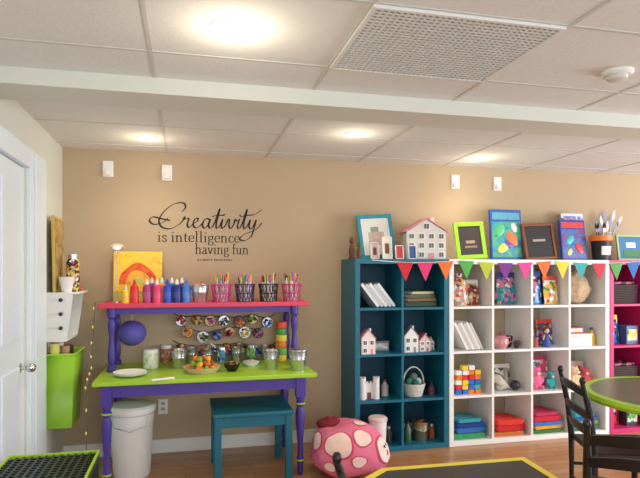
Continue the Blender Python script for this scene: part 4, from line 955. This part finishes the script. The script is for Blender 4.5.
CHB = mat((26, 20, 20), .38, var=.2)
def chair(label, loc, rz, H=.80, sw=.36, sh=.44, seatc=(44, 28, 24)):
    t = thing('ladderback_chair', label, 'chair', loc, rz, group='black ladderback chairs')
    w = sw / 2
    pts = [(0, -w), (.36, -w - .02), (.385, -w + .0), (.385, w), (.36, w + .02), (0, w)]
    MB().prism(pts, sh - .025, sh, 'xy').build('seat', mat(seatc, .5, var=.2), t, bev=.006)
    for s_ in (-1, 1):
        MB().tube([(.0, s_ * w, 0), (-.0, s_ * w, sh), (-.02, s_ * w, sh + .18), (-.06, s_ * w, H)], [.015, .018, .016, .013], 12).sph((-.06, s_ * w, H + .01), (.017, .017, .022), 12).build('leg', CHB, t)
        MB().tube([(.345, s_ * w, 0), (.345, s_ * w, .2), (.345, s_ * w, sh - .025)], [.013, .017, .018], 12).build('leg', CHB, t)
        for z in (.14, .27): MB().rod((.0, s_ * w, z), (.345, s_ * w, z), .009).build('stretcher', CHB, t)
    MB().rod((.345, -w, .2), (.345, w, .2), .009).build('stretcher', CHB, t)
    MB().rod((0, -w, .2), (0, w, .2), .009).build('stretcher', CHB, t)
    def slat(z, hgt, arch):
        u = (z - sh) / (H - sh); x = -.06 * u ** 1.3
        m = MB(); n = 12; a = []
        for i in range(n + 1):
            y = -w + 2 * w * i / n; bow = -.025 * math.sin(PI * i / n); top = hgt + arch * math.sin(PI * i / n); lo_ = arch * .6 * math.sin(PI * i / n)
            a.append([m.bm.verts.new((x + bow - .007, y, z + lo_)), m.bm.verts.new((x + bow + .007, y, z + lo_)), m.bm.verts.new((x + bow - .004, y, z + top)), m.bm.verts.new((x + bow - .018, y, z + top))])
        for p_, q_ in zip(a, a[1:]):
            for j in range(4): m.bm.faces.new((p_[j], p_[(j + 1) % 4], q_[(j + 1) % 4], q_[j]))
        m.bm.faces.new(a[0]); m.bm.faces.new(a[-1][::-1])
        m.build('back_slat', CHB, t)
    for z in (sh + .07, sh + .165, H - .075): slat(z, .040, .022)
    return t
rt_c = (2.60, 2.42)
chair('black ladderback chair behind the round lime edged table, beside the white bookcase', (2.10, 2.63, 0), -math.radians(20))
chair('black ladderback chair nearest the camera at the lower right corner', (1.69, 1.80, 0), math.radians(50), H=.77)
chair('black ladderback chair whose post tips show beside the yellow edged table', (.55, 1.62, 0), 0, H=.74)
t = thing('round_table', 'round table with lime green edge at the right side of the room', 'table', (rt_c[0], rt_c[1], 0))
R_ = .52
MB().lathe([(0, .70), (R_ - .012, .70), (R_ - .012, .7205), (0, .7205)], n=64).build('tabletop', mat((100, 106, 76), .3, var=.1), t)
MB().lathe([(R_ - .012, .684), (R_, .686), (R_ + .008, .703), (R_, .722), (R_ - .035, .7235), (R_ - .035, .7215), (R_ - .012, .7205)], n=64).build('edge_band', LIME, t)
MB().lathe([(.05, .03), (.035, .1), (.045, .35), (.03, .5), (.05, .62), (.12, .69), (.12, .70), (0, .70)], n=24).build('pedestal', BLACK, t)
for k in range(4):
    a = PI / 4 + k * PI / 2; MB().tube([(.03 * math.cos(a), .03 * math.sin(a), .11), (.2 * math.cos(a), .2 * math.sin(a), .06), (.34 * math.cos(a), .34 * math.sin(a), .02)], [.026, .024, .02], 10).build('foot', BLACK, t)

HT = .60
far = [G(382, 468, HT), G(524, 457, HT)]
lf = G(360, 480, HT); rtp = G(562, 480, HT)
poly = [(lf[0], lf[1]), far[0], far[1], (rtp[0], rtp[1]), (rtp[0] - .05, rtp[1] - .66), (lf[0] + .05, lf[1] - .70)]
cxp = sum(p[0] for p in poly) / 6; cyp = sum(p[1] for p in poly) / 6
t = thing('activity_table', 'table with blackboard top and yellow edge in the foreground', 'table', (cxp, cyp, 0))
P0 = [(p[0] - cxp, p[1] - cyp) for p in poly]
def shrink(P, d):
    out = []
    n = len(P)
    for i in range(n):
        p, a, b = Vector(P[i]), Vector(P[i - 1]), Vector(P[(i + 1) % n])
        e1 = (p - a).normalized(); e2 = (b - p).normalized()
        n1 = Vector((e1.y, -e1.x)); n2 = Vector((e2.y, -e2.x))
        if n1.dot(-p) < 0: n1 = -n1
        if n2.dot(-p) < 0: n2 = -n2
        bis = (n1 + n2).normalized(); out.append(tuple(p + bis * d / max(.3, bis.dot(n1))))
    return out
P1 = shrink(P0, .028)
m = MB(); n = 6
lo = [[m.bm.verts.new((*p, z)) for p in PP_] for PP_, z in ((P0, HT - .03), (P0, HT), (P1, HT), (P1, HT - .03))]
for a in range(4):
    A1, A2 = lo[a], lo[(a + 1) % 4]
    for i in range(n): m.bm.faces.new((A1[i], A1[(i + 1) % n], A2[(i + 1) % n], A2[i]))
m.build('edge_band', mat((240, 216, 70), .4), t, smooth=False)
MB().prism(shrink(P0, .029), HT - .028, HT - .002, 'xy').build('tabletop', mat((48, 44, 46), .5, var=.2, scale=5), t, smooth=False)
for i, p in enumerate(shrink(P0, .08)):
    if i in (1, 2): continue
    MB().lathe([(0, 0), (.016, 0), (.024, .3), (.028, HT - .029), (0, HT - .029)], (p[0], p[1], 0), 16).build('leg', mat((206, 40, 50), .45), t)

cx0, cx1, cy0, cy1, ch = -.815, -.41, 2.42, 2.92, .50
t = thing('lattice_table', 'low black lattice-topped table with thin lime green rim beside the white door', 'table', ((cx0 + cx1) / 2, (cy0 + cy1) / 2, 0))
w, d = (cx1 - cx0) / 2, (cy1 - cy0) / 2
m = MB(); e = .009
m.bb((-w, -d, ch - .016), (w, -d + e, ch)).bb((-w, d - e, ch - .016), (w, d, ch)).bb((-w, -d + e, ch - .016), (-w + e, d - e, ch)).bb((w - e, -d + e, ch - .016), (w, d - e, ch))
m.build('rim', LIME, t, smooth=False, bev=.002)
DKG = mat((28, 44, 30), .45)
m = MB()
m.bb((-w + .001, -d + .001, ch - .05), (w - .001, -d + e, ch - .0165)).bb((-w + .001, d - e, ch - .05), (w - .001, d - .001, ch - .0165)).bb((-w + .001, -d + e, ch - .05), (-w + e, d - e, ch - .0165)).bb((w - e, -d + e, ch - .05), (w - .001, d - e, ch - .0165))
m.build('side_band', DKG, t, smooth=False)
m = MB()
for k in range(1, 12): xx = -w + e + k * (2 * w - 2 * e) / 12; m.bb((xx - .005, -d + e, ch - .022), (xx + .005, d - e, ch - .008))
for k in range(1, 15): yy = -d + e + k * (2 * d - 2 * e) / 15; m.bb((-w + e, yy - .005, ch - .0215), (w - e, yy + .005, ch - .0075))
m.build('lattice', mat((34, 40, 36), .35), t, smooth=False)
MB().bb((-w + e, -d + e, ch - .035), (w - e, d - e, ch - .028)).build('tray_bottom', mat((14, 14, 15), .6), t, smooth=False)
for a in (-1, 1):
    for b in (-1, 1): MB().bb((a * w, b * d, 0), (a * (w - .035), b * (d - .035), ch - .0505)).build('leg', DKG, t, smooth=False, bev=.002)

# ================================================================ LIGHT AND CAMERA
def area(loc, rot, sx, sy, e, c):
    l = bpy.data.lights.new('daylight_area', 'AREA'); l.shape = 'RECTANGLE'; l.size = sx; l.size_y = sy; l.energy = e; l.color = c
    o = bpy.data.objects.new('daylight_area', l); COL.objects.link(o); o.location = loc; o.rotation_euler = rot
area((5.8, 1.6, 1.3), (math.radians(90), 0, math.radians(62)), 2.2, 1.7, 130, (.98, .98, 1))  # added unseen area light, brightens the tan wall on the right
area((1.2, -2.2, 1.5), (math.radians(90), 0, 0), 3.2, 1.6, 70, (.86, .93, 1))  # daylight from the window behind the camera
w = bpy.data.worlds.new('world'); sc.world = w; w.use_nodes = True
w.node_tree.nodes['Background'].inputs[0].default_value = (.84, .92, 1, 1); w.node_tree.nodes['Background'].inputs[1].default_value = .95
cam = bpy.data.cameras.new('camera'); co = bpy.data.objects.new('camera', cam); COL.objects.link(co)
cam.sensor_fit = 'HORIZONTAL'; cam.sensor_width = 36; cam.lens = 36 * F / 640; cam.shift_y = (HZ - 239) / 640
cam.clip_start = .05
co.location = (0, 0, CZ); co.rotation_euler = (PI / 2, 0, -TH)
sc.camera = co
sc.view_settings.view_transform = 'Standard'
